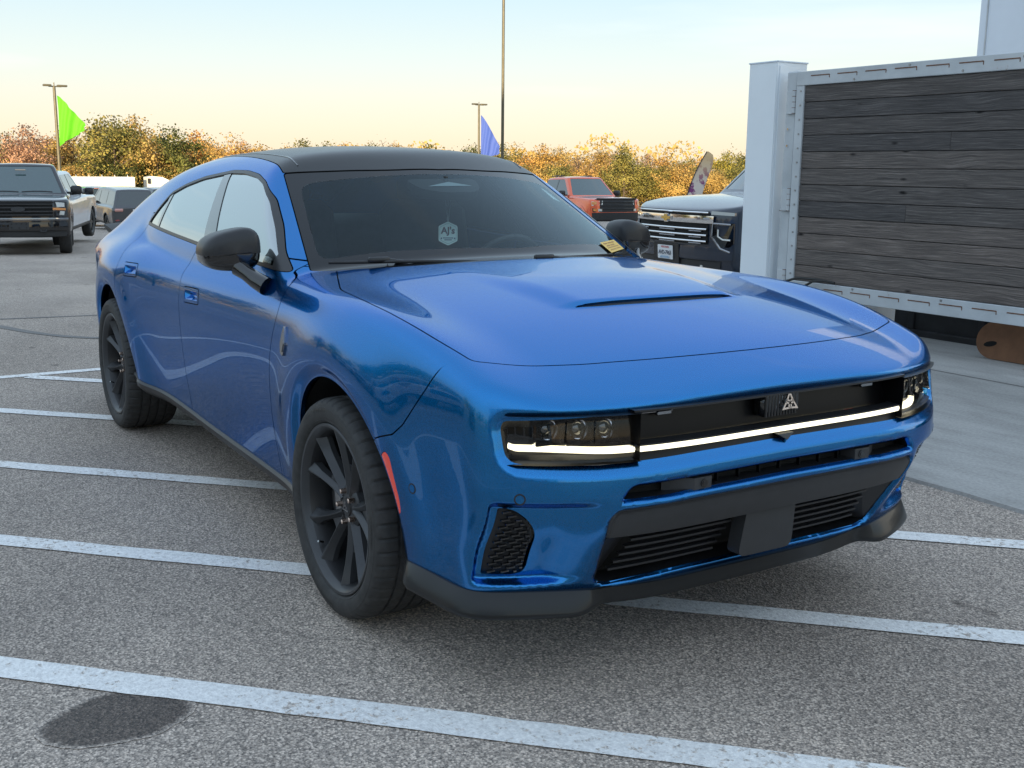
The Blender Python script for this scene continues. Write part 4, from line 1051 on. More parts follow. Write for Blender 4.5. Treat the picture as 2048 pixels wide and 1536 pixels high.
# ---- door mirrors
for s in (-1, 1):
    th_ = np.linspace(0, 2 * np.pi, 49)[:-1]; G = []; G2 = []
    prof = [(0.0, .02), (.015, .50), (.045, .76), (.10, .90), (.18, .975), (.32, 1.0), (.62, .985), (.86, .94), (.97, .90), (1.0, .86)]
    # shell axis runs rearwards along -x; D-shaped section in y,z
    def sec(t):
        y = np.cos(t); z = np.sin(t); r = 1 / (np.abs(y) ** 3.1 + np.abs(z) ** 2.7) ** (1 / 2.9); y, z = y * r, z * r
        z = np.where(z > 0, z, z * .80); return y, z
    yy_, zz_ = sec(th_)
    rows = []
    for u, k in prof:
        x = .092 - .175 * u
        yo = yy_ * .102 * k; zo = zz_ * .085 * k * (1.0 - .17 * yo / .102)
        lean = .020 * (yo / .116)                     # outer end swept back
        rows.append(np.stack([x - .055 * ((yo + .116) / .232) ** 2 * 1.0 - 0 * lean, yo, zo + .012 * (yo / .116) * -1.0], 1))
    G = np.array(rows); c = np.array([-.945, .964, 1.122])
    Gw = G.copy(); Gw = Gw + c; Gw = Gw * [1, s, 1]
    q = MB(); nt = len(th_); Vv = Gw.reshape(-1, 3); Fq = []; mi = []
    for i in range(len(prof) - 1):
        for j in range(nt):
            f = (i * nt + j, i * nt + (j + 1) % nt, (i + 1) * nt + (j + 1) % nt, (i + 1) * nt + j); Fq.append(f if s < 0 else f[::-1])
    q.add(Vv, Fq); q.add(Gw[-1] + np.array([.004, 0, 0]), [tuple(range(nt))])
    mir = q.build('door_mirror', M_['gloss_black'], CAR, 50)
    q = MB()   # satin cap over the upper shell
    top = [j for j in range(nt) if zz_[j] > -.16]
    Gc = np.array([(G[i][top] * [1, 1.02, 1.02] + [.003 - .0 * i, 0, .0015]) for i in range(9)]) + c; Gc = Gc * [1, s, 1]
    q.grid(Gc if s < 0 else Gc[:, ::-1]); q.build('mirror_cap', M_['satin_black'], mir, 60)
    q = MB(); q.tube(np.array([(-.785, .880, 1.005), (-.82, .905, 1.025), (-.86, .925, 1.048), (-.895, .945, 1.07)]) * [1, s, 1], [.036, .033, .030, .036], 14); q.build('mirror_arm', M_['gloss_black'], mir, 50)
    q = MB(); q.add(Gw[-1] * 1.0 + np.array([-.001, 0, 0]), [tuple(range(nt))[::-1]]); q.build('mirror_glass', M_['chrome'], mir)
# ---- wipers
for (x0, y0, x1, y1) in ((-.545, -.70, -.395, -.12), (-.475, -.10, -.56, .48)):
    q = MB(); P = []
    for t in np.linspace(0, 1, 24):
        y = y0 + (y1 - y0) * t; a = abs(y); x = -.272 - .62 * a * a - .034 - .016 * math.sin(t * 3.1)
        p = project(np.array([[x, y, 1.10]]), 8, Fgh)[0]; g = grad(p[None], f=Fgh)[0]; g /= np.linalg.norm(g); P.append(p + g * .016)
    q.tube(P, .0065, 6)
    bl = q.build('wiper', M_['satin_black'], CAR, 60)
    i = 6; q = MB(); p = np.array(P[i]); q.box((p[0] + .006, p[1], p[2] + .008), (.022, .085, .022), .005); q.tube([p + [.01, .03, .008], p + [.03, .12, -.004], p + [.05, .18, -.03]], .007, 8); q.build('wiper_arm', M_['satin_black'], bl, 50)
q = MB()
G = []
for y in np.linspace(-.66, .66, 40): x = -.268 - .62 * y * y; G.append([(x + .03, y, 1.10 - .06 * y * y), (x - .02, y, 1.085 - .06 * y * y), (x - .06, y, 1.09 - .05 * y * y)])
q.grid(np.array(G)); q.build('cowl', M_['liner'], CAR, 40)
# ---- tail: spoiler, lamp band
G = []
for y in np.linspace(-.74, .74, 41):
    a = abs(y); x = -4.02 - .03 * (1 - (a / .8) ** 2) + .10 * max(0, a - .6); z = 1.085 - .035 * (a / .8) ** 2
    G.append([(x + .17, y, z - .035), (x + .05, y, z - .004), (x - .10, y, z + .014), (x - .155, y, z + .018), (x - .16, y, z + .004), (x - .06, y, z - .022), (x + .17, y, z - .05)])
q = MB(); q.grid(np.array(G)); q.add(G[0], [tuple(range(7))]); q.add(G[-1], [tuple(range(7))[::-1]]); q.build('spoiler', M_['matte_black'], CAR, 35)
q = MB(); q.box((-4.262, 0, .86), (.05, 1.46, .14), .02); q.build('tail_lamp', M_['gloss_black'], CAR, 40)
# ---- cabin
q = MB(); G = []
for t in np.linspace(0, 1, 20): G.append([(-1.14 - .60 * y * y - 1.55 * t, y, float(ZR(-1.14 - .60 * y * y - 1.55 * t)) - .10 * y * y - .18 * y ** 4 - .060) for y in np.linspace(-.56, .56, 15)])
q.grid(np.array(G)); q.build('headliner', M_['dash'], CAR, 60)
q = MB(); q.box((-1.9, 0, .42), (2.6, 1.55, .10)); q.box((-.70, 0, .70), (.10, 1.5, .5)); q.box((-3.05, 0, .75), (.1, 1.45, .6)); q.build('cabin_floor', M_['dash'], CAR)
G = []
for y in np.linspace(-.72, .72, 25): x = -.50 - .33 * y * y; G.append([(x - .02, y, 1.035), (x - .16, y, 1.055), (x - .30, y, 1.05), (x - .42, y, 1.02), (x - .46, y, .93), (x - .40, y, .75)])
q = MB(); q.grid(np.array(G)); q.box((-.95, 0, .80), (.5, .26, .35), .04); q.build('dashboard', M_['dash'], CAR, 50)
for y in (-.37, .37):
    q = MB(); q.box((-1.52, y, .62), (.52, .50, .16), .05)
    Mx = Matrix.Translation((-1.86, y, .98)) @ Matrix.Rotation(R(-14), 4, 'Y'); q.box((0, 0, 0), (.14, .48, .62), .055, Mx)
    st = q.build('seat', M_['seat'], CAR, 60)
    q = MB(); Mx = Matrix.Translation((-1.95, y, 1.335)) @ Matrix.Rotation(R(-10), 4, 'Y'); q.box((0, 0, 0), (.10, .26, .17), .045, Mx); q.build('headrest', M_['seat'], st, 60)
q = MB(); q.box((-2.60, 0, .60), (.5, 1.25, .16), .05); q.box((-2.90, 0, .90), (.16, 1.25, .55), .06, Matrix.Identity(4)); q.build('rear_seat', M_['seat'], CAR, 60)
q = MB(); t = np.linspace(0, 2 * np.pi, 33); Mx = Matrix.Translation((-1.12, .37, .985)) @ Matrix.Rotation(R(-62), 4, 'Y')
ring = np.array([Mx @ Vector((.18 * math.cos(a), .185 * math.sin(a), 0)) for a in t]); q.tube(ring, .015, 8, False)
q.box((0, 0, 0), (.10, .12, .03), .01, Mx); q.box((0, .0, 0), (.03, .35, .012), .004, Mx); q.box((-.09, 0, 0), (.17, .03, .012), .004, Mx); q.build('steering_wheel', M_['dash'], CAR, 50)
q = MB(); q.box((-1.02, .0, 1.352), (.03, .27, .068), .014, None); q.cyl((-.99, 0, 1.36), (-1.0, 0, 1.41), .012, n=8); q.build('rear_view_mirror', M_['satin_black'], CAR, 50)
q = MB(); q.box((-1.004, -.09, 1.338), (.006, .009, .009)); q.build('mirror_lamp', mat('mirror_lamp', (.7, .7, .6), .4), CAR)
# camera housing behind the top of the windscreen
hp = [(-1.03, -.18), (-1.03, .15), (-.935, .135), (-.885, .085), (-.880, -.06), (-.93, -.15)]
q = MB(); V = []
for off in (-.012, -.05):
    for x, y in rnd(hp, .03, 4):
        z = 1.3
        p = project(np.array([[x, y, 1.36]]), 10, Fgh)[0]; 
        g = grad(p[None], f=Fgh)[0]; g /= np.linalg.norm(g); V.append(p + g * off)
n_ = len(V) // 2; q.add(V, [tuple(range(n_)), tuple(range(n_, 2 * n_))[::-1]] + [(i, (i + 1) % n_, n_ + (i + 1) % n_, n_ + i) for i in range(n_)]); hsg = q.build('camera_housing', M_['dash'], CAR, 50)
q = MB(); pts = []
for x, y in ((-.985, .0), (-.952, .10), (-.948, -.11)):
    p = project(np.array([[x, y, 1.36]]), 10, Fgh)[0]; g = grad(p[None], f=Fgh)[0]; g /= np.linalg.norm(g); pts.append(p - g * .0105)
q.add(pts, [(0, 1, 2)]); q.build('camera_window', mat('camera_window', (.35, .40, .42), .2), hsg)
def on_glass(pts, off=.003):
    out = []
    for x, y in pts:
        z = 1.12; p = np.array([[x, y, 1.12 if x > -.8 else 1.38]])
        for _ in range(14):
            v = Fgh(p); g = grad(p, f=Fgh); p = p - np.array([[0, 0, 1.0]]) * (v / g[:, 2])[:, None]
        g = grad(p, f=Fgh)[0]; out.append(p[0] + g / np.linalg.norm(g) * off)
    return np.array(out)
st = on_glass([(-.592, .521), (-.515, .527), (-.662, .705), (-.738, .705)])
q = MB(); q.add(np.r_[st, st + [.0006, 0, .001]], [(4, 5, 6, 7)[::-1], (4, 5, 6, 7)]); yst = q.build('windscreen_sticker', M_['yellow'], CAR); yst['label'] = 'yellow printed sticker at the lower corner of the windscreen'
q = MB()
for r0, segs in ((.14, ((.12, .34), (.40, .62), (.66, .84))), (.36, ((.16, .38), (.44, .70))), (.56, ((.10, .88),)), (.76, ((.12, .52), (.56, .86)))):
    for a, b in segs:
        def bil(u, v): return (st[0] * (1 - u) + st[3] * u) * (1 - v) + (st[1] * (1 - u) + st[2] * u) * v
        h = .10 if r0 < .5 else .06
        q.add(np.array([bil(a, r0), bil(b, r0), bil(b, r0 + h), bil(a, r0 + h)]) + [.0012, 0, .002], [(0, 1, 2, 3)])
q.build('sticker_print', M_['yellow_ink'], yst)
for pp in ([(-1.185, .560), (-1.14, .560), (-1.175, .618), (-1.215, .610)], [(-1.12, .575), (-1.03, .585), (-1.03, .635), (-1.13, .630)]):
    w = on_glass(pp, -.012); q = MB(); q.add(w, [(0, 1, 2, 3), (3, 2, 1, 0)]); q.build('windscreen_label', M_['white_sticker'], CAR)
# ------------------------------------------------------------------ wheels of the blue car
def text_mesh(body, size, bold=0.0, align='LEFT', spacing=1.0):
    c = bpy.data.curves.new('t', 'FONT'); c.body = body; c.size = size; c.align_x = align; c.offset = bold; c.space_character = spacing; c.resolution_u = 2
    o = bpy.data.objects.new('t', c); COL.objects.link(o); bpy.context.view_layer.update()
    me = bpy.data.meshes.new_from_object(o); V = np.array([v.co[:2] for v in me.vertices]); Fc = [tuple(p.vertices) for p in me.polygons]
    bpy.data.objects.remove(o); bpy.data.curves.remove(c); bpy.data.meshes.remove(me); return V, Fc
def flat_text(mb, body, size, M, bold=0.0, align='CENTER', spacing=1.0):
    V, Fc = text_mesh(body, size, bold, align, spacing)
    if len(V): mb.add(np.c_[V, np.zeros(len(V))], Fc, M)
def side_y(r):      # sidewall depth at radius r (outer face looks to -y)
    return float(np.interp(r, [.272, .282, .300, .322, .342, .352], [.002, -.004, -.012, -.014, -.008, .000]))
def make_wheel():
    w = bpy.data.objects.new('wheel', None); w.empty_display_size = .1
    parts = []
    half = [(.270, .020), (.2785, .008), (.281, .002), (.285, -.003), (.291, -.0085), (.292, -.0075), (.300, -.012), (.311, -.0145), (.322, -.014), (.333, -.012), (.334, -.0105), (.342, -.008), (.350, -.002), (.3545, .006), (.3585, .014), (.3605, .024)]
    tread = []
    for g in (.060, .105, .150, .195): tread += [(.3622, g - .0055), (.3545, g - .004), (.3545, g + .004), (.3622, g + .0055)]
    W2 = .255
    prof = half + [(.3615, .034)] + tread + [(.3605, W2 - .024)] + [(r, W2 - y) for r, y in half[::-1][1:]]
    n = 300; pr = np.array(prof); m = len(pr); t = np.linspace(0, 2 * np.pi, n, endpoint=False)
    Rr = np.tile(pr[:, 0], (n, 1)); Y = np.tile(pr[:, 1], (n, 1))
    sh = np.array([(r > .349) and (y < .056 or y > W2 - .056) for r, y in prof]); k = np.arange(n) % 6
    Rr[np.ix_(k == 0, sh)] -= .0055
    mid = np.array([(r > .3605) and (.06 < y < W2 - .06) for r, y in prof]); Rr[np.ix_((np.arange(n) % 6) == 3, mid)] -= .003
    V = np.stack([Rr * np.cos(t)[:, None], Y, Rr * np.sin(t)[:, None]], -1).reshape(-1, 3)
    Fc = [(i * m + j, ((i + 1) % n) * m + j, ((i + 1) % n) * m + j + 1, i * m + j + 1) for i in range(n) for j in range(m - 1)]
    q = MB(); q.add(V, Fc); ty = q.build('tyre', M_['tyre'], w, 32)
    q = MB()
    for body, size, r0, a0, sp in (('EAGLE SPORT', .030, .3085, 128, 1.12), ('GOODYEAR', .030, .3085, 272, 1.12), ('ALL-SEASON', .017, .312, 12, 1.1), ('275/40R20 106W', .013, .312, 200, 1.1)):
        Vt, Ft = text_mesh(body, size, .0012, 'LEFT', sp)
        rr = r0 + Vt[:, 1]; aa = R(a0) - Vt[:, 0] / r0
        q.add([(r * math.cos(a), side_y(r) - .0012, r * math.sin(a)) for r, a in zip(rr, aa)], Ft)
    q.build('lettering', M_['tyre_text'], ty)
    q = MB()
    q.lathe([(.2535, .022), (.259, .010), (.2645, .003), (.2700, -.0025), (.2775, -.0040), (.2802, -.0015), (.2800, .006)], 96)
    # spokes
    for kk in range(5):
        th0 = R(75 + 72 * kk)
        for e in (-1, 1):
            Vs = []; rs = np.linspace(.045, .262, 12); wid = []
            for r in rs:
                u = (r - .045) / .217
                off = e * (R(10) + R(7.5) * u)
                hw = .0180 - .006 * math.sin(u * 3.0) + .004 * u + .050 * max(0, u - .72)
                y = .046 - .034 * u ** 1.5
                c, s_ = math.cos(th0 + off), math.sin(th0 + off); rad = np.array([c, 0, s_]); tan = np.array([-s_, 0, c]) * e; yv = np.array([0, 1, 0]); ctr = rad * r
                Vs.append([ctr - tan * hw + yv * (y + .040), ctr - tan * hw * .98 + yv * (y + .016), ctr - tan * hw * .12 + yv * (y + .0003), ctr + tan * hw * .06 + yv * y, ctr + tan * hw * .98 + yv * (y + .024), ctr + tan * hw + yv * (y + .042)])
            G = np.array(Vs); q.grid(G if e > 0 else G[:, ::-1])
            e2 = G[-1]
        # web in the crotch of the V
        Vs = []
        for r in np.linspace(.05, .150, 5):
            u = (r - .045) / .217; o = R(10) + R(7.5) * u; y = .046 - .034 * u ** 1.5 + .016
            Vs.append([(r * math.cos(th0 - o), y, r * math.sin(th0 - o)), (r * math.cos(th0), y + .004, r * math.sin(th0)), (r * math.cos(th0 + o), y, r * math.sin(th0 + o))])
        Vs.append([(a * 1.0, b + .030, c_) for a, b, c_ in Vs[-1]]); q.grid(np.array(Vs))
    q.lathe([(.028, .049), (.040, .050), (.060, .054), (.072, .062), (.076, .09)], 40)
    q.build('rim', M_['rim'], w, 26)
    q = MB(); q.lathe([(.2540, .020), (.249, .034), (.244, .08), (.240, .21)], 96); q.build('barrel', M_['satin_black'], w, 40)
    q = MB(); q.lathe([(.0, .043), (.026, .0432), (.030, .045), (.032, .050)], 40); cap = q.build('centre_cap', M_['satin_black'], w, 40)
    q = MB(); three_arrow(q, face_mat((0, .0428, 0), (1, 0, 0), (0, 0, 1)), .62, .002); q.build('cap_emblem', M_['chrome_dark'], cap)
    for kk in range(5):
        a = R(75 + 36 + 72 * kk); q = MB(); c = np.array([.0535 * math.cos(a), 0, .0535 * math.sin(a)])
        q.cyl(c + [0, .052, 0], c + [0, .034, 0], .0095, .0085, 6); q.cyl(c + [0, .036, 0], c + [0, .0325, 0], .0085, .004, 6); q.build('lug_nut', M_['lug'], w)
    q = MB(); a = R(225); q.cyl((.236 * math.cos(a), .03, .236 * math.sin(a)), (.222 * math.cos(a), .008, .222 * math.sin(a)), .004, n=8); q.build('valve', M_['chrome_dark'], w, 40)
    q = MB(); q.lathe([(.065, .105), (.10, .104), (.187, .104), (.187, .130), (.07, .130)], 64); q.lathe([(.01, .085), (.075, .088), (.078, .105)], 40); q.build('brake_disc', M_['steel'], w, 40)
    q = MB(); G = []
    for a in np.linspace(R(140), R(215), 12): G.append([(r * math.cos(a), y, r * math.sin(a)) for r, y in ((.135, .100), (.135, .082), (.150, .074), (.185, .074), (.200, .084), (.200, .13))])
    q.grid(np.array(G)); q.build('brake_caliper', M_['steel'], w, 40)
    q = MB(); q.lathe([(.238, .205), (.05, .21)], 40); q.build('wheel_back', M_['liner'], w)
    return w
WH = make_wheel(); link(WH, CAR)
def place_wheel(first, x, s, turn):
    o = WH if first else copy_tree(WH, CAR)
    o.location = (x, s * .957, ZW); o.rotation_euler = (0, R(turn), 0 if s < 0 else math.pi); return o
place_wheel(True, 0, -1, 0); place_wheel(False, 0, 1, 20); place_wheel(False, -WB, -1, 8); place_wheel(False, -WB, 1, 50)
# hanging paper tag
TAG = empty('hanging_tag', (-1.02, .025, 1.168)); tag(TAG, 'pale hexagonal paper tag hanging from the mirror behind the windscreen', 'tag')
TAG.rotation_euler = (0, 0, R(-28))
q = MB(); hexa = rnd([(0, .052), (.041, .032), (.041, -.032), (0, -.052), (-.041, -.032), (-.041, .032)], .007, 4)
TM = face_mat((0, 0, 0), (0, 1, 0), (0, 0, 1)); q.prism(hexa, -.0008, .0008, TM); q.build('card', M_['tag'], TAG)
q = MB(); ring = [face_mat((.0012, 0, 0), (0, 1, 0), (0, 0, 1)) @ Vector((x * .86, y * .86, 0)) for x, y in hexa]; q.tube([tuple(p) for p in ring] + [tuple(ring[0])], .0006, 4); q.build('border', mat('tag_line', (.12, .30, .30), .6), TAG)
q = MB(); flat_text(q, "AJ's", .040, face_mat((.0014, .0, .000), (0, 1, 0), (0, 0, 1)), .0012); q.build('lettering', M_['tag_ink'], TAG)
q = MB()
for y0, y1, z in ((-.022, .022, -.019), (-.016, .016, -.027)):
    q.box((.0014, (y0 + y1) / 2, z), (.0006, y1 - y0, .0035))
for y in (-.029, .029): q.box((.0014, y, -.021), (.0006, .005, .007))
q.build('small_print', mat('tag_blue', (.05, .10, .20), .6), TAG)
q = MB(); q.tube([(0, -.001, .050), (0, -.006, .10), (0, -.012, .155)], .0011, 5); q.tube([(0, .001, .050), (0, .006, .10), (0, .013, .155)], .0011, 5); q.build('string', M_['white_sticker'], TAG)
# ------------------------------------------------------------------ other vehicles
PAINT = {}
def paint(name, c, metal=.2, rough=.25):
    if name not in PAINT: PAINT[name] = mat('paint_' + name, c, rough, metal, 1.0, .03)
    return PAINT[name]
M_['amber'] = mat('amber_lens', (.75, .28, .06), .2, 0, 1); M_['lamp'] = mat('lamp_white', (.70, .70, .66), .15, .3, 1); M_['tail_red'] = mat('tail_red', (.35, .03, .025), .2, 0, 1)
M_['tail_pink'] = mat('tail_pale', (.62, .30, .26), .25, 0, 1); M_['plate'] = mat('plate_white', (.72, .74, .76), .5); M_['plate_ink'] = mat('plate_ink', (.05, .06, .10), .6); M_['plate_red'] = mat('plate_red', (.5, .06, .07), .6)
M_['plate_blue'] = mat('plate_blue', (.30, .42, .55), .6); M_['gold'] = mat('gold_badge', (.75, .52, .16), .25, .8)
_wh = None
def simple_wheel(rad):
    w = bpy.data.objects.new('wheel', None)
    q = MB(); q.lathe([(rad * .66, .02), (rad * .70, .0), (rad * .86, -.012), (rad * .95, .0), (rad, .03), (rad, .20), (rad * .94, .24), (rad * .7, .24)], 40); q.build('tyre', M_['tyre'], w, 40)
    q = MB(); q.lathe([(rad * .62, .12), (rad * .63, .02), (rad * .69, .004), (rad * .70, .02)], 32); q.lathe([(0, .035), (.05, .035), (.06, .05), (.1, .07)], 20)
    for k in range(6):
        a = k * math.pi / 3; c, s = math.cos(a), math.sin(a)
        q.box((0, 0, 0), (rad * .62, .03, .075), .01, Matrix.Translation((c * rad * .35, .045, s * rad * .35)) @ Matrix.Rotation(-a, 4, 'Y'))
    q.lathe([(0, .13), (rad * .66, .13)], 24); q.build('rim', M_['rim'], w, 35)
    return w
def make_vehicle(name, v, pt, h=.05):
    """body from an implicit surface like the blue car; v holds its outline"""
    T = Sp(*v['top']); ROOF = Sp(*v['roof']); xf, xr, Wd, bel = v['xf'], v['xr'], v['w'], v['belt']
    def fl(P):
        x, a, z = P[:, 0], np.abs(P[:, 1]), P[:, 2]
        ys = Wd - .035 * ((z - .8) / .5) ** 2 * (z > .8) - .05 * ((.8 - z) / .5) ** 2 * (z < .8) + .015 * sum(np.exp(-((np.hypot(x - c, z - v['wr']) - v['wr'] - .08) / .12) ** 2) for c in v['axles'])
        f = smax(a - ys, z - (T(x) - .035 * a * a), .10)
        f = smax(f, x - (xf - .10 * a ** 2 - .16 * a ** 6 - .10 * np.maximum(z - .9, 0) ** 2 * 4 - .1 * np.maximum(.6 - z, 0)), .10)
        f = smax(f, (xr + .04 * a ** 2 + .10 * a ** 6) - x, .08)
        return smax(f, v['gc'] - z, .03)
    def fg(P):
        x, a, z = P[:, 0], np.abs(P[:, 1]), P[:, 2]
        f = smax((a - (Wd - .07 - v['tumble'] * (z - bel))) * .9, z - (ROOF(x) - .05 * a * a), .10)
        wx = v['ws'][0] + (z - bel) * v['ws'][1]; rx = v['bk'][0] + (z - bel) * v['bk'][1]
        f = smax(f, (x - wx + .12 * a * a) * .55, .06); f = smax(f, (rx - x + .03 * a * a) * .85, .06)
        return np.maximum(f, bel - .15 - z)
    ff = lambda P: smin(fl(P), fg(P), .03)
    M = mesh_half(h, ff, (xr - .12, -Wd - .12, v['gc'] - .1), (xf + .12, 0, v['roof_max'] + .12))
    for c in v['axles']: M = clip(M, v['wr'] * 1.17 - np.hypot(M[0][:, 0] - c, M[0][:, 2] - v['wr']))
    root = bpy.data.objects.new(name, None)
    zt = lambda Mx: Mx[0][:, 2]
    wz = lambda z: Wd - .07 - v['tumble'] * (z - bel)
    # windscreen and back window by facing
    gx_, M = take(M, np.maximum.reduce([.33 - M[1][:, 0], bel + .035 - zt(M), zt(M) - v['roof_max'] + .085, np.abs(M[0][:, 1]) - wz(zt(M)) + .085, v['ws'][0] - 1.2 - M[0][:, 0]]), .0)
    gb_, M = take(M, np.maximum.reduce([M[1][:, 0] + .33, bel + .06 - zt(M), zt(M) - v['roof_max'] + .12, np.abs(M[0][:, 1]) - wz(zt(M)) + .13, M[0][:, 0] - v['bk'][0] - 1.0]), .0)
    sd_, M = take(M, np.maximum.reduce([side_d(M, v['dlo']), .3 + M[0][:, 1], .3 + M[1][:, 1]]), .0)
    tr_, M = take(M, zt(M) - v['trim_z'], .0)
    panel('body', mirror_join(M), pt, root, .03)
    panel('lower_trim', mirror_join(tr_), v.get('trim', M_['satin_black']), root, .03)
    panel('windscreen', mirror_join(gx_), M_['wind_far'], root, .012, .006); panel('rear_window', mirror_join(gb_), M_['far_glass'], root, .012, .006)
    for s, f_ in ((-1, lambda q: q), (1, flip)):
        sp = sd_; 
        prev = sp
        for (p0, p1) in v['pillars']:
            dd = np.abs(prev[0][:, 0] - (p0 + (p1 - p0) * (prev[0][:, 2] - bel) / .5)) - .035
            cut_, prev = take(prev, dd, .0); panel('pillar', f_(cut_), M_['gloss_black'], root, .0)
        panel('side_window', f_(prev), M_['far_glass'], root, .012, .006)
    for s in (-1, 1):
        for c in v['axles']:
            q = MB(); t = np.linspace(0, math.pi, 20); r = v['wr'] * 1.19
            q.grid(np.array([np.stack([c + r * np.cos(t), np.full(20, s * y), v['wr'] + r * np.sin(t)], 1) for y in (Wd - .06, .45)][::s])); q.build('wheel_arch_liner', M_['liner'], root)
    q = MB(); q.box(((xf + xr) / 2, 0, v['gc'] + .12), (xf - xr - .6, 1.2, .12)); q.build('chassis', M_['liner'], root)
    w = simple_wheel(v['wr']); first = True
    for c in v['axles']:
        for s in (-1, 1):
            if first: link(w, root); o = w; first = False
            else: o = copy_tree(w, root)
            o.location = (c, s * (Wd - .03), v['wr']); o.rotation_euler = (0, 0, 0 if s < 0 else math.pi)
    for ch in root.children_recursive:
        pass
    link(root); 
    for s in (-1, 1):
        q = MB(); mx, mz = v['mirror']
        q.box((mx, s * (Wd + .13), mz), (.14, .24, .20), .04); q.box((mx + .02, s * (Wd + .0), mz - .06), (.07, .14, .05), .015); q.build('door_mirror', M_['satin_black'], root, 50)
    return root
M_['wind_far'] = mat('windscreen_far', (.035, .075, .078), .05, 0, 1.0, .02, 1.0)
PICK = dict(top=((-3.0, 1.40), (-2.0, 1.41), (-1.2, 1.40), (-.9, 1.30), (0, 1.27), (1.0, 1.27), (1.35, 1.27), (1.8, 1.255), (2.4, 1.22), (2.75, 1.17), (3.0, 1.08)), roof=((-1.1, 1.90), (-.4, 1.965), (.3, 1.96), (.8, 1.92), (1.5, 1.78)),
            roof_max=1.965, xf=2.93, xr=-2.95, w=1.0, belt=1.26, tumble=.36, ws=(1.32, -1.05), bk=(-1.02, .16), gc=.40, wr=.41, axles=(1.98, -1.72), trim_z=.50, mirror=(.95, 1.36),
            dlo=rnd([(1.02, 1.30), (.62, 1.66), (.40, 1.86), (-.80, 1.86), (-.90, 1.80), (-.90, 1.33), (.2, 1.30)], .05), pillars=((-.02, -.02),))
SUVB = dict(top=((-2.6, 1.10), (-2, 1.14), (-1, 1.14), (0, 1.13), (.9, 1.13), (1.3, 1.11), (1.8, 1.08), (2.2, 1.02), (2.6, .90)), roof=((-2.6, 1.76), (-2.0, 1.83), (-1, 1.86), (0, 1.84), (.5, 1.78), (1.0, 1.66)),
            roof_max=1.86, xf=2.45, xr=-2.48, w=.98, belt=1.12, tumble=.30, ws=(1.20, -1.10), bk=(-2.40, .30), gc=.34, wr=.375, axles=(1.50, -1.42), trim_z=.44, mirror=(.82, 1.20),
            dlo=rnd([(.92, 1.16), (.50, 1.54), (.30, 1.68), (-1.9, 1.70), (-2.15, 1.60), (-2.10, 1.22), (0, 1.17)], .06), pillars=((-.05, -.05), (-1.15, -1.15)))
BIG = dict(SUVB); BIG.update(top=((-2.8, 1.28), (-1, 1.28), (.9, 1.27), (1.3, 1.265), (1.8, 1.245), (2.2, 1.20), (2.5, 1.12), (2.8, 1.0)), roof=((-2.8, 1.85), (-2.0, 1.91), (-1, 1.93), (0, 1.91), (.5, 1.85), (1.0, 1.74)), roof_max=1.93, xf=2.62, xr=-2.7, w=1.02, belt=1.27, tumble=.30, ws=(1.25, -1.05), bk=(-2.6, .25), gc=.32, wr=.40, axles=(1.55, -1.52), trim_z=.36, mirror=(.62, 1.20),
           dlo=rnd([(.95, 1.31), (.55, 1.66), (.35, 1.78), (-2.0, 1.80), (-2.3, 1.70), (-2.25, 1.36), (0, 1.31)], .06))
def front_x(v, y, z): return v['xf'] - .10 * y ** 2 - .16 * abs(y) ** 6 - .10 * max(z - .9, 0) ** 2 * 4 - .1 * max(.6 - z, 0)
def bars(name, v, zs, y0, y1, hgt, mt, root, off=.01, dep=.03):
    for z in zs:
        q = MB(); G = []
        for y in np.linspace(y0, y1, 14):
            x = front_x(v, y, z) + off; G.append([(x - dep, y, z - hgt / 2), (x, y, z - hgt / 2), (x + .004, y, z), (x, y, z + hgt / 2), (x - dep, y, z + hgt / 2)])
        q.grid(np.array(G)); q.build(name, mt, root, 40)
def patch(name, v, poly, mt, root, off=.006, thick=.03, bev=0):
    """plate following the curved front, outline in (y, z)"""
    q = MB(); P = [(front_x(v, y, z) + off, y, z) for y, z in poly]; n = len(P)
    q.add(P + [(x - thick, y, z) for x, y, z in P], [tuple(range(n)), tuple(range(n, 2 * n))[::-1]] + [((i + 1) % n, i, n + i, n + (i + 1) % n) for i in range(n)]); return q.build(name, mt, root)
def fill(name, v, y0, y1, z0, z1, mt, root, off=.006):
    q = MB(); q.grid(np.array([[(front_x(v, y, z) + off, y, z) for z in np.linspace(z0, z1, 8)] for y in np.linspace(y0, y1, 24)])); return q.build(name, mt, root, 60)
def place(root, px_xy, heading): root.location = (px_xy[0], px_xy[1], ground_z(*px_xy)); root.rotation_euler = (0, R(-1.6) if px_xy[0] < -12 else 0, R(heading)); return root
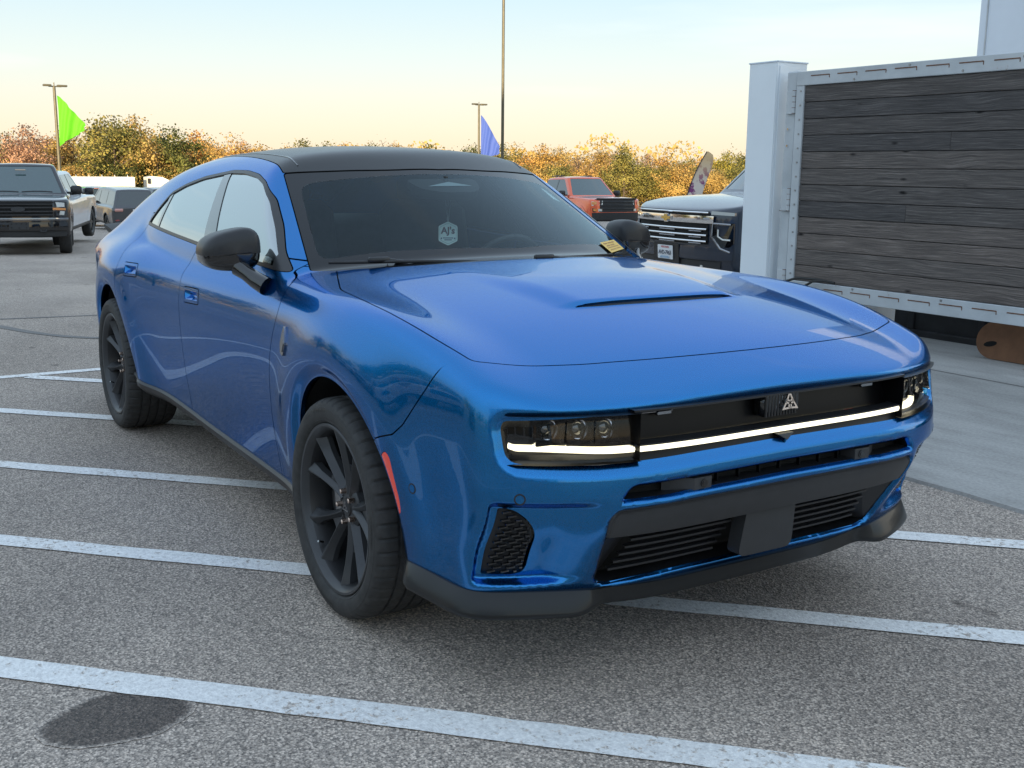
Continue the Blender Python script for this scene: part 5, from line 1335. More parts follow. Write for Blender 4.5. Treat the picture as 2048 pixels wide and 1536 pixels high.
# ---- black pickup, facing the viewer
v = PICK; bp_ = make_vehicle('pickup_truck', v, paint('black', (.010, .011, .014), .2, .2))
tag(bp_, 'black pickup truck at the left edge facing the viewer', 'pickup truck')
fill('grille', v, -.66, .66, .80, 1.13, M_['liner'], bp_, .012)
bars('grille_bar', v, (.835, .905, .985, 1.055), -.66, .66, .030, M_['satin_black'], bp_, .03)
bars('grille_trim', v, (1.105,), -.68, .68, .022, M_['bar_grey'], bp_, .03)
q = MB(); t = np.linspace(0, 2 * math.pi, 24, endpoint=False); q.prism([(.135 * math.cos(a), .052 * math.sin(a)) for a in t], 0, .02, face_mat((front_x(v, 0, .96) + .03, 0, .955), (0, 1, 0), (0, 0, 1))); q.build('oval_badge', M_['bar_grey'], bp_, 40)
for s in (-1, 1):
    lampo = patch('headlight', v, [(s * y, z) for y, z in [(.69, 1.12), (.93, 1.10), (.945, .84), (.87, .80), (.72, .82)][::s]], M_['gloss_black'], bp_, .010)
    patch('lamp_upper', v, [(s * y, z) for y, z in [(.72, 1.10), (.89, 1.085), (.89, 1.00), (.74, 1.00)][::s]], M_['lamp'], lampo, .014, .01)
    patch('lamp_amber', v, [(s * y, z) for y, z in [(.66, .985), (.91, .975), (.91, .93), (.66, .94)][::s]], M_['amber'], lampo, .018, .01)
    patch('lamp_lower', v, [(s * y, z) for y, z in [(.80, .915), (.89, .91), (.87, .83), (.78, .84)][::s]], M_['lamp'], lampo, .014, .01)
    patch('fog_lamp', v, [(s * y, z) for y, z in [(.68, .64), (.88, .64), (.86, .55), (.70, .55)][::s]], M_['bar_grey'], bp_, .03)
    patch('fog_glass', v, [(s * y, z) for y, z in [(.72, .62), (.82, .62), (.81, .57), (.73, .57)][::s]], M_['chrome_dark'], bp_, .036, .005)
    q = MB(); q.tube([(front_x(v, .45, .5) + .06, s * .40, .53), (front_x(v, .45, .5) + .10, s * .42, .50), (front_x(v, .45, .5) + .10, s * .50, .50), (front_x(v, .45, .5) + .06, s * .52, .53)], .016, 6); q.build('tow_hook', M_['satin_black'], bp_, 50)
bars('bumper_strip', v, (.75,), -.95, .95, .05, M_['chrome_dark'], bp_, .012)
bars('bumper', v, (.60,), -.93, .93, .17, M_['gloss_black'], bp_, .045, .10)
bars('air_dam', v, (.45,), -.90, .90, .12, M_['matte_black'], bp_, .02, .08)
pb_ = patch('plate_bracket', v, [(-.19, .69), (.19, .69), (.19, .545), (-.19, .545)], M_['bar_grey'], bp_, .06)
for (y, z) in ((-.14, .655), (-.05, .66), (.05, .66), (.14, .655), (-.14, .58), (0, .575), (.14, .58)):
    q = MB(); q.cyl((front_x(v, y, z) + .058, y, z), (front_x(v, y, z) + .063, y, z), .012, n=10); q.build('bolt_hole', M_['liner'], pb_)
for y0, y1 in ((-.66, -.04), (.02, .64)):
    q = MB(); q.tube([(1.36 - .12 * y * y, y, 1.315 + .015 * math.sin((y - y0) / (y1 - y0) * math.pi)) for y in np.linspace(y0, y1, 10)], .014, 6); q.build('wiper', M_['satin_black'], bp_, 60)
q = MB(); q.box((.86, 0, 1.80), (.03, .22, .03), .006); q.build('roof_sensor', M_['chrome_dark'], bp_)
place(bp_, (-24.45, 1.80), -11)
# ---- orange pickup
v = PICK; op_ = make_vehicle('pickup_truck', v, paint('orange', (.86, .15, .06), .25, .25)); tag(op_, 'coral orange pickup truck with black nose beyond the blue car', 'pickup truck')
fill('grille', v, -.70, .70, .72, 1.13, M_['matte_black'], op_, .012); bars('grille_bar', v, (.84, .95, 1.06), -.68, .68, .03, M_['gloss_black'], op_, .03)
bars('hood_lip', v, (1.165,), -.80, .80, .05, M_['matte_black'], op_, .0, .16)
bars('bumper', v, (.58,), -.95, .95, .24, M_['matte_black'], op_, .04, .10)
for s in (-1, 1):
    hl = patch('headlight', v, [(s * y, z) for y, z in [(.60, 1.10), (.95, 1.08), (.95, .94), (.62, .95)][::s]], M_['lamp'], op_, .02)
    patch('lamp_amber', v, [(s * y, z) for y, z in [(.80, 1.08), (.95, 1.07), (.95, .97), (.82, .97)][::s]], M_['amber'], hl, .026, .01)
    l2 = patch('lower_lamp', v, [(s * y, z) for y, z in [(.60, .86), (.93, .85), (.92, .72), (.62, .73)][::s]], M_['gloss_black'], op_, .02)
    patch('lamp_amber', v, [(s * y, z) for y, z in [(.80, .83), (.91, .83), (.90, .75), (.80, .75)][::s]], M_['amber'], l2, .026, .01)
    patch('lamp_clear', v, [(s * y, z) for y, z in [(.64, .83), (.76, .83), (.76, .75), (.64, .75)][::s]], M_['lamp'], l2, .026, .01)
    q = MB(); G = []
    for a in np.linspace(R(-8), R(188), 24):
        r = .475; G.append([(1.98 + (r - .02) * math.cos(a), s * .985, .41 + (r - .02) * math.sin(a)), (1.98 + r * math.cos(a), s * 1.04, .41 + r * math.sin(a)), (1.98 + (r + .07) * math.cos(a), s * 1.02, .41 + (r + .07) * math.sin(a))])
    G = np.array(G); q.grid(G if s < 0 else G[:, ::-1]); q.build('wheel_flare', PAINT['orange'], op_, 50)
    q = MB(); q.box((-.35, s * .58, 1.985), (.9, .04, .04), .012); q.build('roof_rail', M_['satin_black'], op_, 50)
q = MB(); q.box((1.0, 0, 1.33), (.05, .1, .03), .01); q.build('washer', M_['satin_black'], op_)
place(op_, (-30.2, 21.4), -6)
# ---- dark blue SUV behind the column
v = BIG; nv = make_vehicle('large_suv', v, paint('navy', (.006, .015, .034), .0, .30), .04); tag(nv, 'large dark blue SUV with chrome grille behind the blue car', 'SUV')
fill('grille', v, -.70, .70, .70, 1.08, M_['liner'], nv, .012)
bars('chrome_band', v, (.985,), -.78, .78, .085, M_['chrome'], nv, .035)
bars('upper_trim', v, (1.065,), -.70, .70, .018, M_['chrome'], nv, .03)
bars('grille_bar', v, (.875, .805, .735), -.70, .70, .018, M_['chrome'], nv, .04)
for z in (.850, .780, .710):
    for y0, y1 in ((-.62, -.42), (-.16, .16), (.42, .62)): bars('grille_dash', v, (z,), y0, y1, .014, M_['chrome_dark'], nv, .03, .02)
bt = [(-.10, -.013), (-.085, .018), (-.035, .018), (-.035, .042), (.035, .042), (.035, .018), (.10, .018), (.085, -.018), (.035, -.018), (.035, -.042), (-.035, -.042), (-.035, -.018)]
q = MB(); BM = face_mat((front_x(v, 0, .985) + .045, 0, .985), (0, 1, 0), (0, 0, 1)); q.prism(bt, 0, .012, BM); q.prism([(a * 1.16, b * 1.22) for a, b in bt], -.006, .004, BM); bo = q.build('cross_badge', M_['chrome'], nv)
q = MB(); q.prism([(a * .95, b * .92) for a, b in bt], .0125, .016, BM); q.build('badge_face', M_['gold'], bo)
for s in (-1, 1):
    patch('upper_lamp', v, [(s * y, z) for y, z in [(.73, 1.085), (.97, 1.07), (.97, 1.035), (.73, 1.045)][::s]], M_['chrome_dark'], nv, .02)
    h = patch('headlight', v, [(s * y, z) for y, z in [(.735, .96), (.97, .95), (.97, .72), (.88, .62), (.74, .78)][::s]], M_['gloss_black'], nv, .014)
    q = MB(); q.tube([(front_x(v, y, z) + .022, s * y, z) for y, z in [(.95, .935), (.765, .945), (.755, .80), (.86, .66), (.95, .62)]], .014, 6); q.build('chrome_hook', M_['chrome_dark'], h, 40)
    q = MB(); q.tube([(front_x(v, y, z) + .022, s * y, z) for y, z in [(.83, .88), (.83, .80), (.88, .765), (.95, .76)]], .011, 6); q.build('light_hook', M_['lamp'], h, 40)
    q = MB(); q.cyl((front_x(v, .62, .42) + .02, s * .62, .43), (front_x(v, .62, .42) + .03, s * .62, .43), .03, n=14); q.build('fog_lamp', M_['lamp'], nv)
bars('bumper', v, (.60,), -.98, .98, .15, PAINT['navy'], nv, .03, .08)
bars('lower_intake', v, (.44,), -.86, .86, .14, M_['matte_black'], nv, .02, .06)
bars('skid_trim', v, (.345,), -.88, .88, .03, M_['chrome'], nv, .035, .05)
pb2 = patch('plate_panel', v, [(-.26, .68), (.26, .68), (.26, .45), (-.26, .45)], M_['satin_black'], nv, .045)
pl_ = patch('licence_plate', v, rnd([(-.155, .655), (.155, .655), (.155, .49), (-.155, .49)], .012), M_['plate'], pb2, .052, .006)
PM = face_mat((front_x(v, 0, .58) + .0535, 0, .545), (0, 1, 0), (0, 0, 1))
q = MB(); flat_text(q, 'AVD-7963', .068, PM, .0012, spacing=.86); q.build('plate_number', M_['plate_ink'], pl_)
q = MB(); flat_text(q, 'WISCONSIN', .030, PM @ Matrix.Translation((0, .078, 0)), .0008); q.build('plate_state', M_['plate_red'], pl_)
q = MB(); q.prism([(-.10, -.045), (.10, -.045), (.08, -.02), (-.08, -.02)], .0, .0008, PM); q.build('plate_scene', M_['plate_blue'], pl_)
place(nv, (-6.95, 9.05), -95)
# ---- grey SUV seen from behind
v = SUVB
def rear_kit(root, v, red=True, plate=True, lamp=None):
    xr_ = v['xr']
    for s in (-1, 1):
        q = MB(); q.box((xr_ + .03, s * .72, .98), (.10, .34, .13), .03); q.build('tail_lamp', lamp or M_['tail_red'], root, 50)
        q = MB(); q.box((xr_ + .02, s * .80, .56), (.10, .16, .06), .02); q.build('reflector', M_['tail_red'], root, 50)
    q = MB(); q.box((xr_ + .0, 0, .48), (.16, 1.75, .14), .05); q.build('rear_bumper', M_['bar_grey'], root, 50)
    if plate:
        q = MB(); q.box((xr_ - .01, 0, .93), (.02, .32, .17), .006); p = q.build('licence_plate', M_['plate'], root); q = MB(); q.box((xr_ - .021, 0, .93), (.004, .24, .06)); q.build('plate_band', M_['plate_blue'], p)
gs = make_vehicle('suv', v, paint('grey', (.075, .078, .085), .5, .25), .06); tag(gs, 'dark grey SUV parked with its tail to the viewer at left', 'SUV'); rear_kit(gs, v, lamp=M_['tail_pink']); place(gs, (-47.0, 8.95), 183)
# ---- white vehicle beside the black pickup
ws2 = make_vehicle('pickup_truck', PICK, paint('white', (.66, .69, .74), .05, .2), .06); tag(ws2, 'white pickup truck half hidden behind the black pickup', 'pickup truck'); rear_kit(ws2, PICK, plate=False); place(ws2, (-29.6, 2.95), 158)
# two pickups beyond the grey SUV
def tail(root, mt):
    v = PICK; q = MB(); q.box((v['xr'] - .005, 0, 1.08), (.05, 1.62, .50), .02); q.build('tailgate', mt, root)
    q = MB(); q.box((v['xr'] - .035, 0, 1.14), (.012, 1.2, .10), .004); q.build('tailgate_panel', M_['satin_black'], root)
    rear_kit(root, v); q = MB(); q.box((-.98, 0, 1.90), (.03, .4, .03), .008); q.build('brake_lamp', M_['tail_pink'], root)
p1 = make_vehicle('pickup_truck', PICK, PAINT['black'], .07); tag(p1, 'dark pickup truck seen from behind, just beyond the grey SUV', 'pickup truck'); tail(p1, PAINT['black']); place(p1, (-55.6, 9.55), 187)
p2 = make_vehicle('pickup_truck', PICK, PAINT['grey'], .07); tag(p2, 'grey pickup truck with closed tailgate between the grey SUV and the blue car', 'pickup truck'); tail(p2, PAINT['grey']); place(p2, (-55.0, 12.75), 189)
# trailer and tractor
tlr = empty('semi_trailer', (0, 0, 0)); tag(tlr, 'long cream white semi trailer in front of the trees at left', 'trailer')
M_['cream'] = vary(mat('trailer_white', (.74, .70, .60), .5), .04, 2)
q = MB(); q.box((0, 0, 2.30), (2.6, 15.5, 2.45), .03); q.build('box', M_['cream'], tlr)
for i in range(14):
    q = MB(); q.box((1.31, -7.2 + i * 1.1, 2.42), (.012, .03, 2.6)); q.build('side_rib', M_['white_panel'], tlr)
q = MB(); q.box((0, 3.5, .9), (2.2, 5.0, .3), .02); q.box((0, -5.5, .6), (.2, .2, 1.2)); q.build('underframe', M_['satin_black'], tlr)
tw = simple_wheel(.5); first = True
for y in (3.0, 4.3):
    for s in (-1, 1):
        o = tw if first else copy_tree(tw, tlr)
        if first: link(tw, tlr); first = False
        o.location = (s * 1.2, y, .5); o.rotation_euler = (0, 0, R(90) if s > 0 else R(-90))
tlr.location = (-104.5, 15.3, ground_z(-104.5, 17)); tlr.rotation_euler = (0, 0, R(-6))
sem = empty('semi_tractor', (0, 0, 0)); tag(sem, 'cream white semi truck cab with roof fairing right of the trailer', 'truck')
q = MB(); q.prism([(-3.0, .9), (-3.0, 3.7), (-2.5, 3.8), (-1.6, 3.72), (-.4, 3.15), (.3, 2.65), (.55, 1.95), (1.9, 1.75), (2.1, .9)], -1.2, 1.2, face_mat((0, 0, 0), (0, 1, 0), (0, 0, 1))); q.build('cab', M_['cream'], sem)
q = MB(); q.box((1.21, -.2, 2.3), (.02, .6, .6), .01); q.build('side_window', M_['far_glass'], sem); q = MB(); q.box((1.35, -2.85, 3.35), (.12, .25, .5), .03); q.box((1.24, -2.85, 3.3), (.2, .05, .05)); q.build('stack', M_['satin_black'], sem)
q = MB(); q.box((0, -.5, .7), (2.3, 5, .4)); q.build('chassis', M_['satin_black'], sem)
o = copy_tree(tw, sem); o.location = (1.15, 1.2, .5); o.rotation_euler = (0, 0, R(90)); o = copy_tree(tw, sem); o.location = (1.15, -2.2, .5); o.rotation_euler = (0, 0, R(90))
sem.location = (-105.0, 27.5, ground_z(-105, 27)); sem.rotation_euler = (0, 0, R(-6))
# ---- cars that show as reflections in the doors
refl = [(SUVB, 'white', (-6.2, -9.6), 62, 'suv', 'white SUV parked nose-out on the lot at the viewer side, nearest'), (SUVB, 'silver', (-10.5, -10.4), 60, 'suv', 'silver SUV parked on the viewer side of the lot'),
        (SUVB, 'white', (-15.5, -11.2), 60, 'suv', 'white SUV parked farther along the viewer side'), (PICK, 'grey', (-2.2, -11.6), 64, 'pickup_truck', 'grey pickup truck parked on the viewer side'), (SUVB, 'red', (-21.0, -13.0), 58, 'suv', 'dark red SUV at the far end of the viewer side row')]
paint('silver', (.42, .43, .45), .6, .25); paint('red', (.16, .012, .012), .3, .25)
for vv_, pn, xy, hd, nm, lab in refl:
    r_ = make_vehicle(nm, vv_, PAINT[pn], .08); tag(r_, lab, 'SUV' if vv_ is SUVB else 'pickup truck', 'vehicles parked on the viewer side')
    for s in (-1, 1): patch('headlight', vv_, [(s * y, z) for y, z in [(.62, .98), (.92, .97), (.92, .86), (.64, .86)][::s]], M_['lamp'], r_, .02)
    fill('grille', vv_, -.55, .55, .72, .98, M_['satin_black'], r_, .012); place(r_, xy, hd)
# ------------------------------------------------------------------ poles, flags, trees
def pole(name, xy, h, r, label, head=True, cat='light pole'):
    root = empty(name, (xy[0], xy[1], ground_z(*xy))); tag(root, label, cat)
    q = MB(); q.cyl((0, 0, .5), (0, 0, h), r, r * .8, 14); q.build('shaft', M_['pole'], root, 40)
    q = MB(); q.cyl((0, 0, 0), (0, 0, .75), r * 2.6, r * 2.6, 18); q.build('footing', M_['concrete'], root, 40)
    if head:
        q = MB(); q.box((-.1, .45, h + .05), (.30, .55, .11), .03); q.box((.05, -.38, h + .05), (.30, .45, .11), .03); q.cyl((0, -.3, h), (0, .4, h), .035, n=8); q.cyl((0, 0, h), (0, 0, h + .22), .03, n=8); q.build('lamp_head', M_['pole'], root, 40)
    return root
pole('light_pole', (-39.44, 23.84), 10.5, .072, 'tall dark light pole rising behind the blue car roof', True)
pole('light_pole', (-65.9, 9.95), 7.7, .10, 'light pole carrying the green flag', True)
pole('light_pole', (-70.2, 40.6), 8.1, .09, 'light pole carrying the blue flag', True)
def flag(name, base, top_z, bot_z, reach, droop, direc, mt, label):
    """a limp pennant: hoist edge on the pole, fly end hanging"""
    q = MB(); n, k = 22, 18; G = []
    d = np.array([math.cos(direc), math.sin(direc), 0]); sd = np.array([-d[1], d[0], 0])
    for i in range(n):
        u = i / (n - 1); row = []
        for j in range(k):
            t = j / (k - 1)
            zt = top_z - droop[0] * u ** 1.25; zb = bot_z + droop[1] * u ** .8
            fold = .16 * math.sin(u * 9 + t * 2.4) * u ** .6 + .07 * math.sin(u * 21 + t * 5)
            bulge = reach * u * (1 - .10 * (2 * t - 1) ** 2) + .05 * math.sin(t * 9) * u
            row.append(np.array([base[0], base[1], 0]) + d * (bulge + .09) + sd * fold + np.array([0, 0, zt + (zb - zt) * t]))
        G.append(row)
    q.grid(np.array(G)); o = q.build(name, mt, None, 180); tag(o, label, 'flag', None); return o
def cloth(name, c):
    m = mat(name, c, .7); b = P_(m); nt = m.node_tree; t = N(m, 'BsdfTranslucent'); t.inputs[0].default_value = (*c, 1)
    mx = N(m, 'MixShader'); mx.inputs[0].default_value = .45; L(m, b.outputs[0], mx.inputs[1]); L(m, t.outputs[0], mx.inputs[2]); L(m, mx.outputs[0], nt.nodes['Material Output'].inputs[0]); return m
V_AX = math.atan2(.847, .531)
flag('flag', (-65.8, 9.97), 5.25, 2.40, 1.55, (1.55, .85), V_AX, cloth('green_cloth', (.16, .62, .02)), 'bright green flag hanging from the left light pole')
flag('flag', (-70.1, 40.62), 5.3, 2.1, 1.42, (2.1, .3), V_AX, cloth('blue_cloth', (.10, .17, .55)), 'royal blue flag hanging from the far light pole')
ff_ = empty('feather_flag', (-21.75, 19.2, ground_z(-21.75, 19.2))); tag(ff_, 'curved feather banner with pale print on purple beside the orange pickup', 'banner')
m = mat('banner_print', (.6, .3, .4), .7); g = N(m, 'TexCoord'); sp = N(m, 'SeparateXYZ'); L(m, g.outputs['Object'], sp.inputs[0])
nz = noise_tex(m, 5.5, 4, .6, g.outputs['Object'], (1, 1, .8)); c1 = ramp(m, nz, ((.44, (.22, .05, .18)), (.50, (.70, .62, .55))))
mr = N(m, 'MapRange'); L(m, sp.outputs[2], mr.inputs[0]); mr.inputs[1].default_value = 1.6; mr.inputs[2].default_value = 2.4
L(m, mixc(m, mr.outputs[0], c1, (.72, .50, .26)), P_(m).inputs['Base Color'])
q = MB(); W2 = []
for t in np.linspace(0, 1, 24):
    z = .45 + 2.1 * t; off = .52 * t ** 2.2 + .12 * t; wdt = .44 * (1 - .12 * t) * math.sqrt(max(0, 1 - max(0, (t - .72) / .28) ** 2.2)); W2.append((off, wdt, z))
d2 = np.array([math.cos(V_AX), math.sin(V_AX), 0])
q.grid(np.array([[d2 * (o_ + .0) + [0, 0, z], d2 * (o_ + w_ * .5) + [.03, .02, z], d2 * (o_ + w_) + [0, 0, z - .0]] for o_, w_, z in W2])); q.build('banner', m, ff_, 180)
q = MB(); q.tube([d2 * (o_ - .012) + [0, 0, z] for o_, w_, z in [(0.0, 0, 0)] + W2], .014, 6); q.build('rod', M_['satin_black'], ff_, 60)
q = MB(); q.box((0, 0, .03), (.5, .5, .06), .01); q.build('base', M_['satin_black'], ff_)
# trees
def leafmat(name, cols):
    m = mat(name, cols[1], .75, spec=.15); g = worldpos(m); oi = N(m, 'ObjectInfo')
    f = noise_tex(m, .9, 3, .6, g); f2 = noise_tex(m, 7.0, 2, .5, g)
    ad = N(m, 'Math', operation='MULTIPLY_ADD'); L(m, f2, ad.inputs[0]); ad.inputs[1].default_value = .5; L(m, f, ad.inputs[2])
    c = ramp(m, ad.outputs[0], ((.50, cols[0]), (.72, cols[1]), (.98, cols[2])))
    tint = ramp(m, oi.outputs['Random'], ((0, (.82, .86, .9)), (1, (1.18, 1.1, 1.0))))
    L(m, mixc(m, 1, c, tint, 'MULTIPLY'), P_(m).inputs['Base Color'])
    nt = m.node_tree; t = N(m, 'BsdfTranslucent'); L(m, c, t.inputs[0]); mx = N(m, 'MixShader'); mx.inputs[0].default_value = .30
    L(m, P_(m).outputs[0], mx.inputs[1]); L(m, t.outputs[0], mx.inputs[2]); L(m, mx.outputs[0], nt.nodes['Material Output'].inputs[0]); return m
LM = dict(gold=leafmat('leaf_gold', ((.36, .24, .08), (.62, .40, .12), (.74, .52, .18))), rust=leafmat('leaf_rust', ((.36, .21, .13), (.60, .35, .22), (.70, .46, .30))), orange=leafmat('leaf_orange', ((.42, .22, .07), (.68, .38, .11), (.80, .50, .17))),
          olive=leafmat('leaf_olive', ((.13, .13, .045), (.28, .26, .075), (.46, .38, .11))), green=leafmat('leaf_green', ((.055, .07, .026), (.14, .16, .05), (.27, .27, .08))), yellow=leafmat('leaf_yellow', ((.26, .22, .05), (.46, .40, .08), (.58, .50, .11))))
M_['bark'] = vary(mat('bark', (.085, .062, .045), .9), .3, 6)
def tree_mesh(seed, h, spread, dens, low=.18, leaf=.30, nb=16):
    """trunk with limbs and a crown of leaf-sized faces gathered in clumps; returns (wood mesh, leaf mesh)"""
    r = np.random.default_rng(seed); q = MB(); tips = []
    q.tube([(0, 0, 0), (r.normal(0, .1), r.normal(0, .1), h * .4), (r.normal(0, .2), r.normal(0, .2), h * .85)], [h * .022, h * .015, h * .004], 7)
    for b in range(nb):
        t = low + (1 - low) * (b + r.random()) / nb * .92; a = r.uniform(0, 2 * np.pi); z0 = h * t * .8
        env = math.sin(math.pi * min(1, .18 + .82 * t)) ** .7 * spread * r.uniform(.65, 1.1)
        p0 = np.array([0, 0, z0]); p2 = np.array([env * math.cos(a), env * math.sin(a), min(h, z0 + h * r.uniform(.10, .26))]); p1 = (p0 + p2) / 2 + [0, 0, h * .03]
        q.tube([p0, p1, p2], [h * .008, h * .005, h * .0018], 5)
        for u in (.5, .75, 1.0):
            c = p0 + (p2 - p0) * u; tips.append(c)
            e = c + r.normal(0, .28 * spread, 3) * [1, 1, .7]; q.tube([c, (c + e) / 2 + [0, 0, .05], e], [h * .003, h * .002, h * .001], 4); tips.append(e)
    wood = mesh_obj('trunk', np.concatenate(q.V), q.F, M_['bark']); wm = wood.data; bpy.data.objects.remove(wood)
    tips = np.array(tips); n = int(dens); c = tips[r.integers(0, len(tips), n)] + r.normal(0, .13 * spread, (n, 3)) * [1, 1, .8]
    c[:, 2] = np.clip(c[:, 2], h * .05, None)
    u = r.normal(size=(n, 3)); u /= np.linalg.norm(u, axis=1)[:, None]; w = np.cross(u, r.normal(size=(n, 3))); w /= np.linalg.norm(w, axis=1)[:, None]
    s = (leaf * r.uniform(.5, 1.2, n))[:, None]
    cc = np.array([0, 0, h * .45]); nn = (c - cc) / np.array([spread, spread, h * .5]); nn /= np.linalg.norm(nn, axis=1)[:, None] + 1e-9; nn = nn + .5 * r.normal(size=nn.shape); nn /= np.linalg.norm(nn, axis=1)[:, None]
    w = w * np.sign((np.cross(w, u) * nn).sum(1))[:, None]
    V = np.stack([c - u * s * .5, c + w * s * .35, c + u * s * .5, c - w * s * .35], 1).reshape(-1, 3); Fc = np.arange(4 * n).reshape(n, 4)
    lo_ = mesh_obj('crown', V, Fc, None, normals=np.repeat(nn, 4, 0)); lm = lo_.data; bpy.data.objects.remove(lo_)
    return wm, lm
TV = [tree_mesh(11, 8, 2.9, 7000, leaf=.22), tree_mesh(12, 8, 3.3, 8500, leaf=.24), tree_mesh(13, 8, 2.5, 4200, .3, .21), tree_mesh(14, 8, 3.6, 9000, .1, .25, 20), tree_mesh(15, 8, 2.6, 900, .25, .17, 26), tree_mesh(16, 8, 3.0, 4300, .4, .23, 18), tree_mesh(17, 8, 3.8, 10000, .05, .25, 22)]
LCACHE = {}
def tree(x, y, h, var, col, label, group, wide=1.0, name='autumn_tree', cat='tree'):
    root = empty(name, (x, y, ground_z(x, y) - .1), RNG.uniform(0, 6.28)); tag(root, label, cat, group)
    s = h / 8.6; root.scale = (s * wide, s * wide, s)
    if (var, col) not in LCACHE:
        lm = TV[var][1].copy(); lm.materials.clear(); lm.materials.append(LM[col]); LCACHE[var, col] = lm
    for nm, me in (('trunk', TV[var][0]), ('crown', LCACHE[var, col])):
        o = bpy.data.objects.new(nm, me); link(o, root)
    return root
def bearing(px, d):
    """ground point d metres out on the bearing that the picture column px shows"""
    a = CAM_YAW - math.atan((px - 1024) / CAM_F); return CAM_P[0] + math.cos(a) * d, CAM_P[1] + math.sin(a) * d
ADJ = dict(gold='golden', rust='rust-pink', orange='orange', olive='olive green', green='dark green', yellow='yellow-green')
def where(px):
    for lim, s in ((30, 'at the left edge beyond the black pickup'), (105, 'behind the black pickup'), (150, 'behind the green flag pole'), (215, 'just right of the green flag'), (262, 'above the cream trailer'), (330, 'above the semi truck cab'), (420, 'behind the rear of the blue car'),
                   (560, 'left of the black roof'), (760, 'over the front of the black roof'), (955, 'left of the blue flag'), (1060, 'right of the dark light pole'), (1190, 'left of the orange pickup'), (1300, 'above the orange pickup'), (1400, 'left of the feather banner'), (1600, 'between feather banner and white column')):
        if px < lim: return s
    return 'far right'
sky_line = ((-200, 285), (0, 282), (30, 292), (60, 275), (100, 265), (135, 285), (170, 255), (205, 238), (235, 236), (270, 252), (300, 292), (340, 275), (375, 268), (420, 276), (470, 285), (520, 282), (570, 290), (620, 284), (660, 278), (720, 291), (770, 268), (820, 291), (880, 291), (940, 278), (1000, 291), (1060, 297), (1110, 284), (1150, 292), (1200, 290), (1240, 288), (1280, 297), (1320, 305), (1360, 302), (1420, 305), (1460, 292), (1500, 287), (1700, 285))
SX, SY = zip(*sky_line)
spec = [(0, 'yellow', 4), (22, 'olive', 3), (58, 'rust', 0), (88, 'rust', 1), (122, 'gold', 0), (160, 'gold', 2), (205, 'olive', 5), (240, 'olive', 5), (262, 'gold', 1), (300, 'orange', 0), (322, 'gold', 3), (352, 'green', 3), (380, 'green', 1), (405, 'orange', 1), (440, 'orange', 0), (470, 'gold', 3), (505, 'rust', 2), (540, 'gold', 0), (575, 'gold', 2), (612, 'olive', 1), (655, 'olive', 5), (690, 'orange', 2),
        (740, 'olive', 2), (772, 'rust', 4), (800, 'gold', 2), (850, 'olive', 1), (893, 'gold', 4), (940, 'green', 0), (985, 'olive', 1), (1025, 'gold', 3), (1060, 'orange', 0), (1092, 'gold', 1), (1120, 'gold', 2), (1150, 'rust', 4), (1180, 'gold', 3), (1212, 'rust', 0), (1242, 'olive', 1), (1268, 'gold', 4), (1295, 'rust', 2), (1330, 'orange', 3), (1362, 'olive', 0), (1400, 'orange', 2), (1432, 'yellow', 1), (1465, 'olive', 0), (1510, 'olive', 3), (1560, 'gold', 1), (-60, 'gold', 0), (-130, 'orange', 3)]
TREES = {}
def settle():
    for base, lst in TREES.items():
        lst.sort(key=lambda a: a[0]); n = len(lst)
        for k, (_, o) in enumerate(lst):
            if n > 1: o['label'] = base + (', left of two' if k == 0 else ', right of two') if n == 2 else base + (', leftmost', ', middle one', ', rightmost')[0 if k == 0 else 2 if k == n - 1 else 1]
i = 0
for px, col, var in spec:
    d = 128 + 16 * math.sin(i * 2.4) + 6 * (i % 3); x, y = bearing(px, d); yt = np.interp(px, SX, SY) + (4 if var == 4 else 2)
    h = 1.45 + (335 - yt) * d / CAM_F - ground_z(x, y); o = tree(x, y, h * 1.02, var, col, f'{ADJ[col]} tree {where(px)}', 'autumn trees along the far side of the lot', 1.05 if var != 4 else .9); i += 1; TREES.setdefault(o['label'], []).append((px, o))
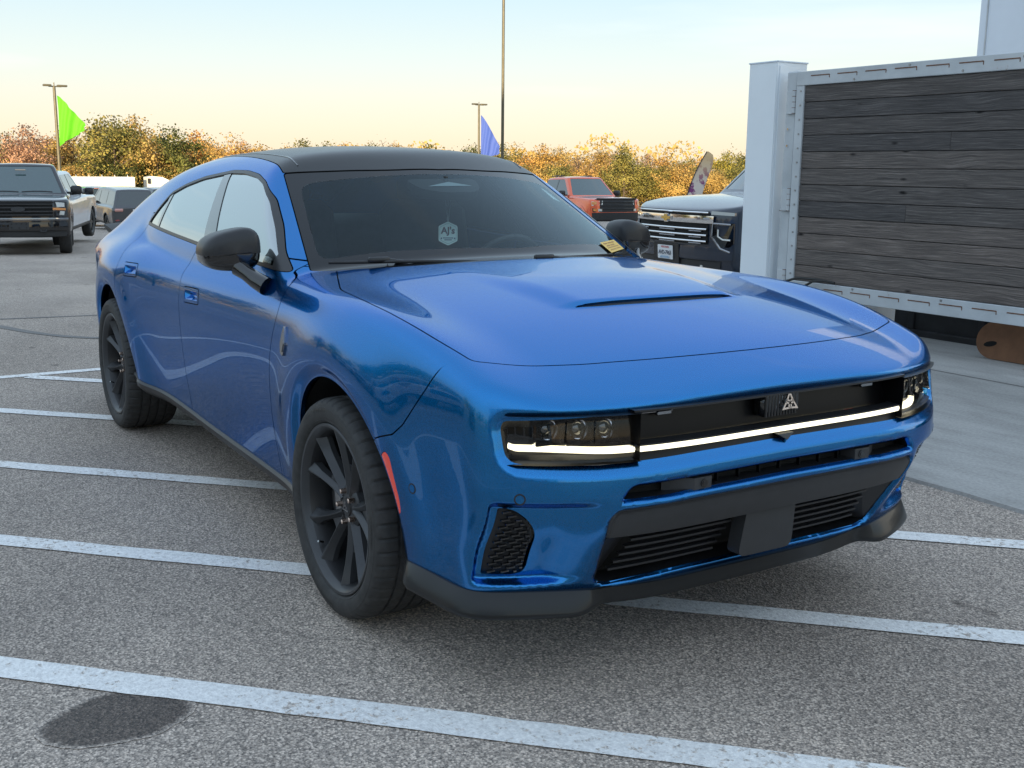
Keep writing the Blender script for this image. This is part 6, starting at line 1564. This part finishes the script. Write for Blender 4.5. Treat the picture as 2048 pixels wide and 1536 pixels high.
# lower growth in front of them
low = [(15, 'yellow'), (75, 'orange'), (140, 'gold'), (180, 'olive'), (225, 'green'), (265, 'green'), (300, 'green'), (335, 'green'), (372, 'green'), (410, 'olive'), (460, 'gold'), (520, 'gold'), (1030, 'olive'), (1075, 'gold'), (1110, 'olive'), (1145, 'gold'), (1185, 'orange'), (1225, 'olive'), (1265, 'gold'), (1300, 'olive'), (1335, 'gold'), (1375, 'olive'), (1415, 'gold'), (1455, 'olive'), (1500, 'olive')]
for px, col in low:
    d = 118 + 5 * math.sin(px * .7); x, y = bearing(px, d); top = 318 if px > 900 else 322
    h = 1.45 + (335 - top - 4 * math.sin(px)) * d / CAM_F - ground_z(x, y); o = tree(x, y, h, 6, col, f'low {ADJ[col]} bush {where(px)}', 'low bushy trees in front of the treeline', 1.15, 'bushy_tree'); TREES.setdefault(o['label'], []).append((px, o))
settle()
# a far-off wood behind, read as one mass, running round to the sides
r = np.random.default_rng(5); n = 60000; az = r.uniform(R(60), R(300), n); dd = r.uniform(170, 215, n)
X = 3.2 + np.cos(az) * dd; Y = -2.3 + np.sin(az) * dd; gz = np.array([ground_z(a, b) for a, b in zip(X, Y)])
Zm = 8.6 + 1.4 * np.sin(az * 31) + 1.2 * np.sin(az * 83 + 1); Z = gz + r.uniform(0, 1, n) ** .7 * Zm
u = r.normal(size=(n, 3)); u /= np.linalg.norm(u, axis=1)[:, None]; w = np.cross(u, r.normal(size=(n, 3))); w /= np.linalg.norm(w, axis=1)[:, None]; s = r.uniform(.3, .75, n)[:, None]
c = np.stack([X, Y, Z], 1); Vv = np.stack([c - u * s * .6, c + w * s * .4, c + u * s * .6, c - w * s * .4], 1).reshape(-1, 3)
o = mesh_obj('far_wood', Vv, np.arange(4 * n).reshape(n, 4), LM['gold']); tag(o, 'hazy mass of autumn woodland behind the trees', kind='stuff')
# trees round the sides of the lot, seen as reflections in the paint
for k in range(16):
    a = R(196 + k * 7.0); d = 40 + 7 * math.sin(k * 1.7); x, y = 3.2 + math.cos(a) * d, -2.3 + math.sin(a) * d
    if a > R(290): continue
    tree(x, y, 5.6 + 1.4 * math.sin(k * 2.3), (0, 3, 1, 6, 5)[k % 5], ('rust', 'olive', 'gold', 'green')[k % 4], f'{("rust-pink", "olive green", "golden", "dark green")[k % 4]} tree edging the viewer side of the lot', 'trees edging the viewer side of the lot', 1.25)
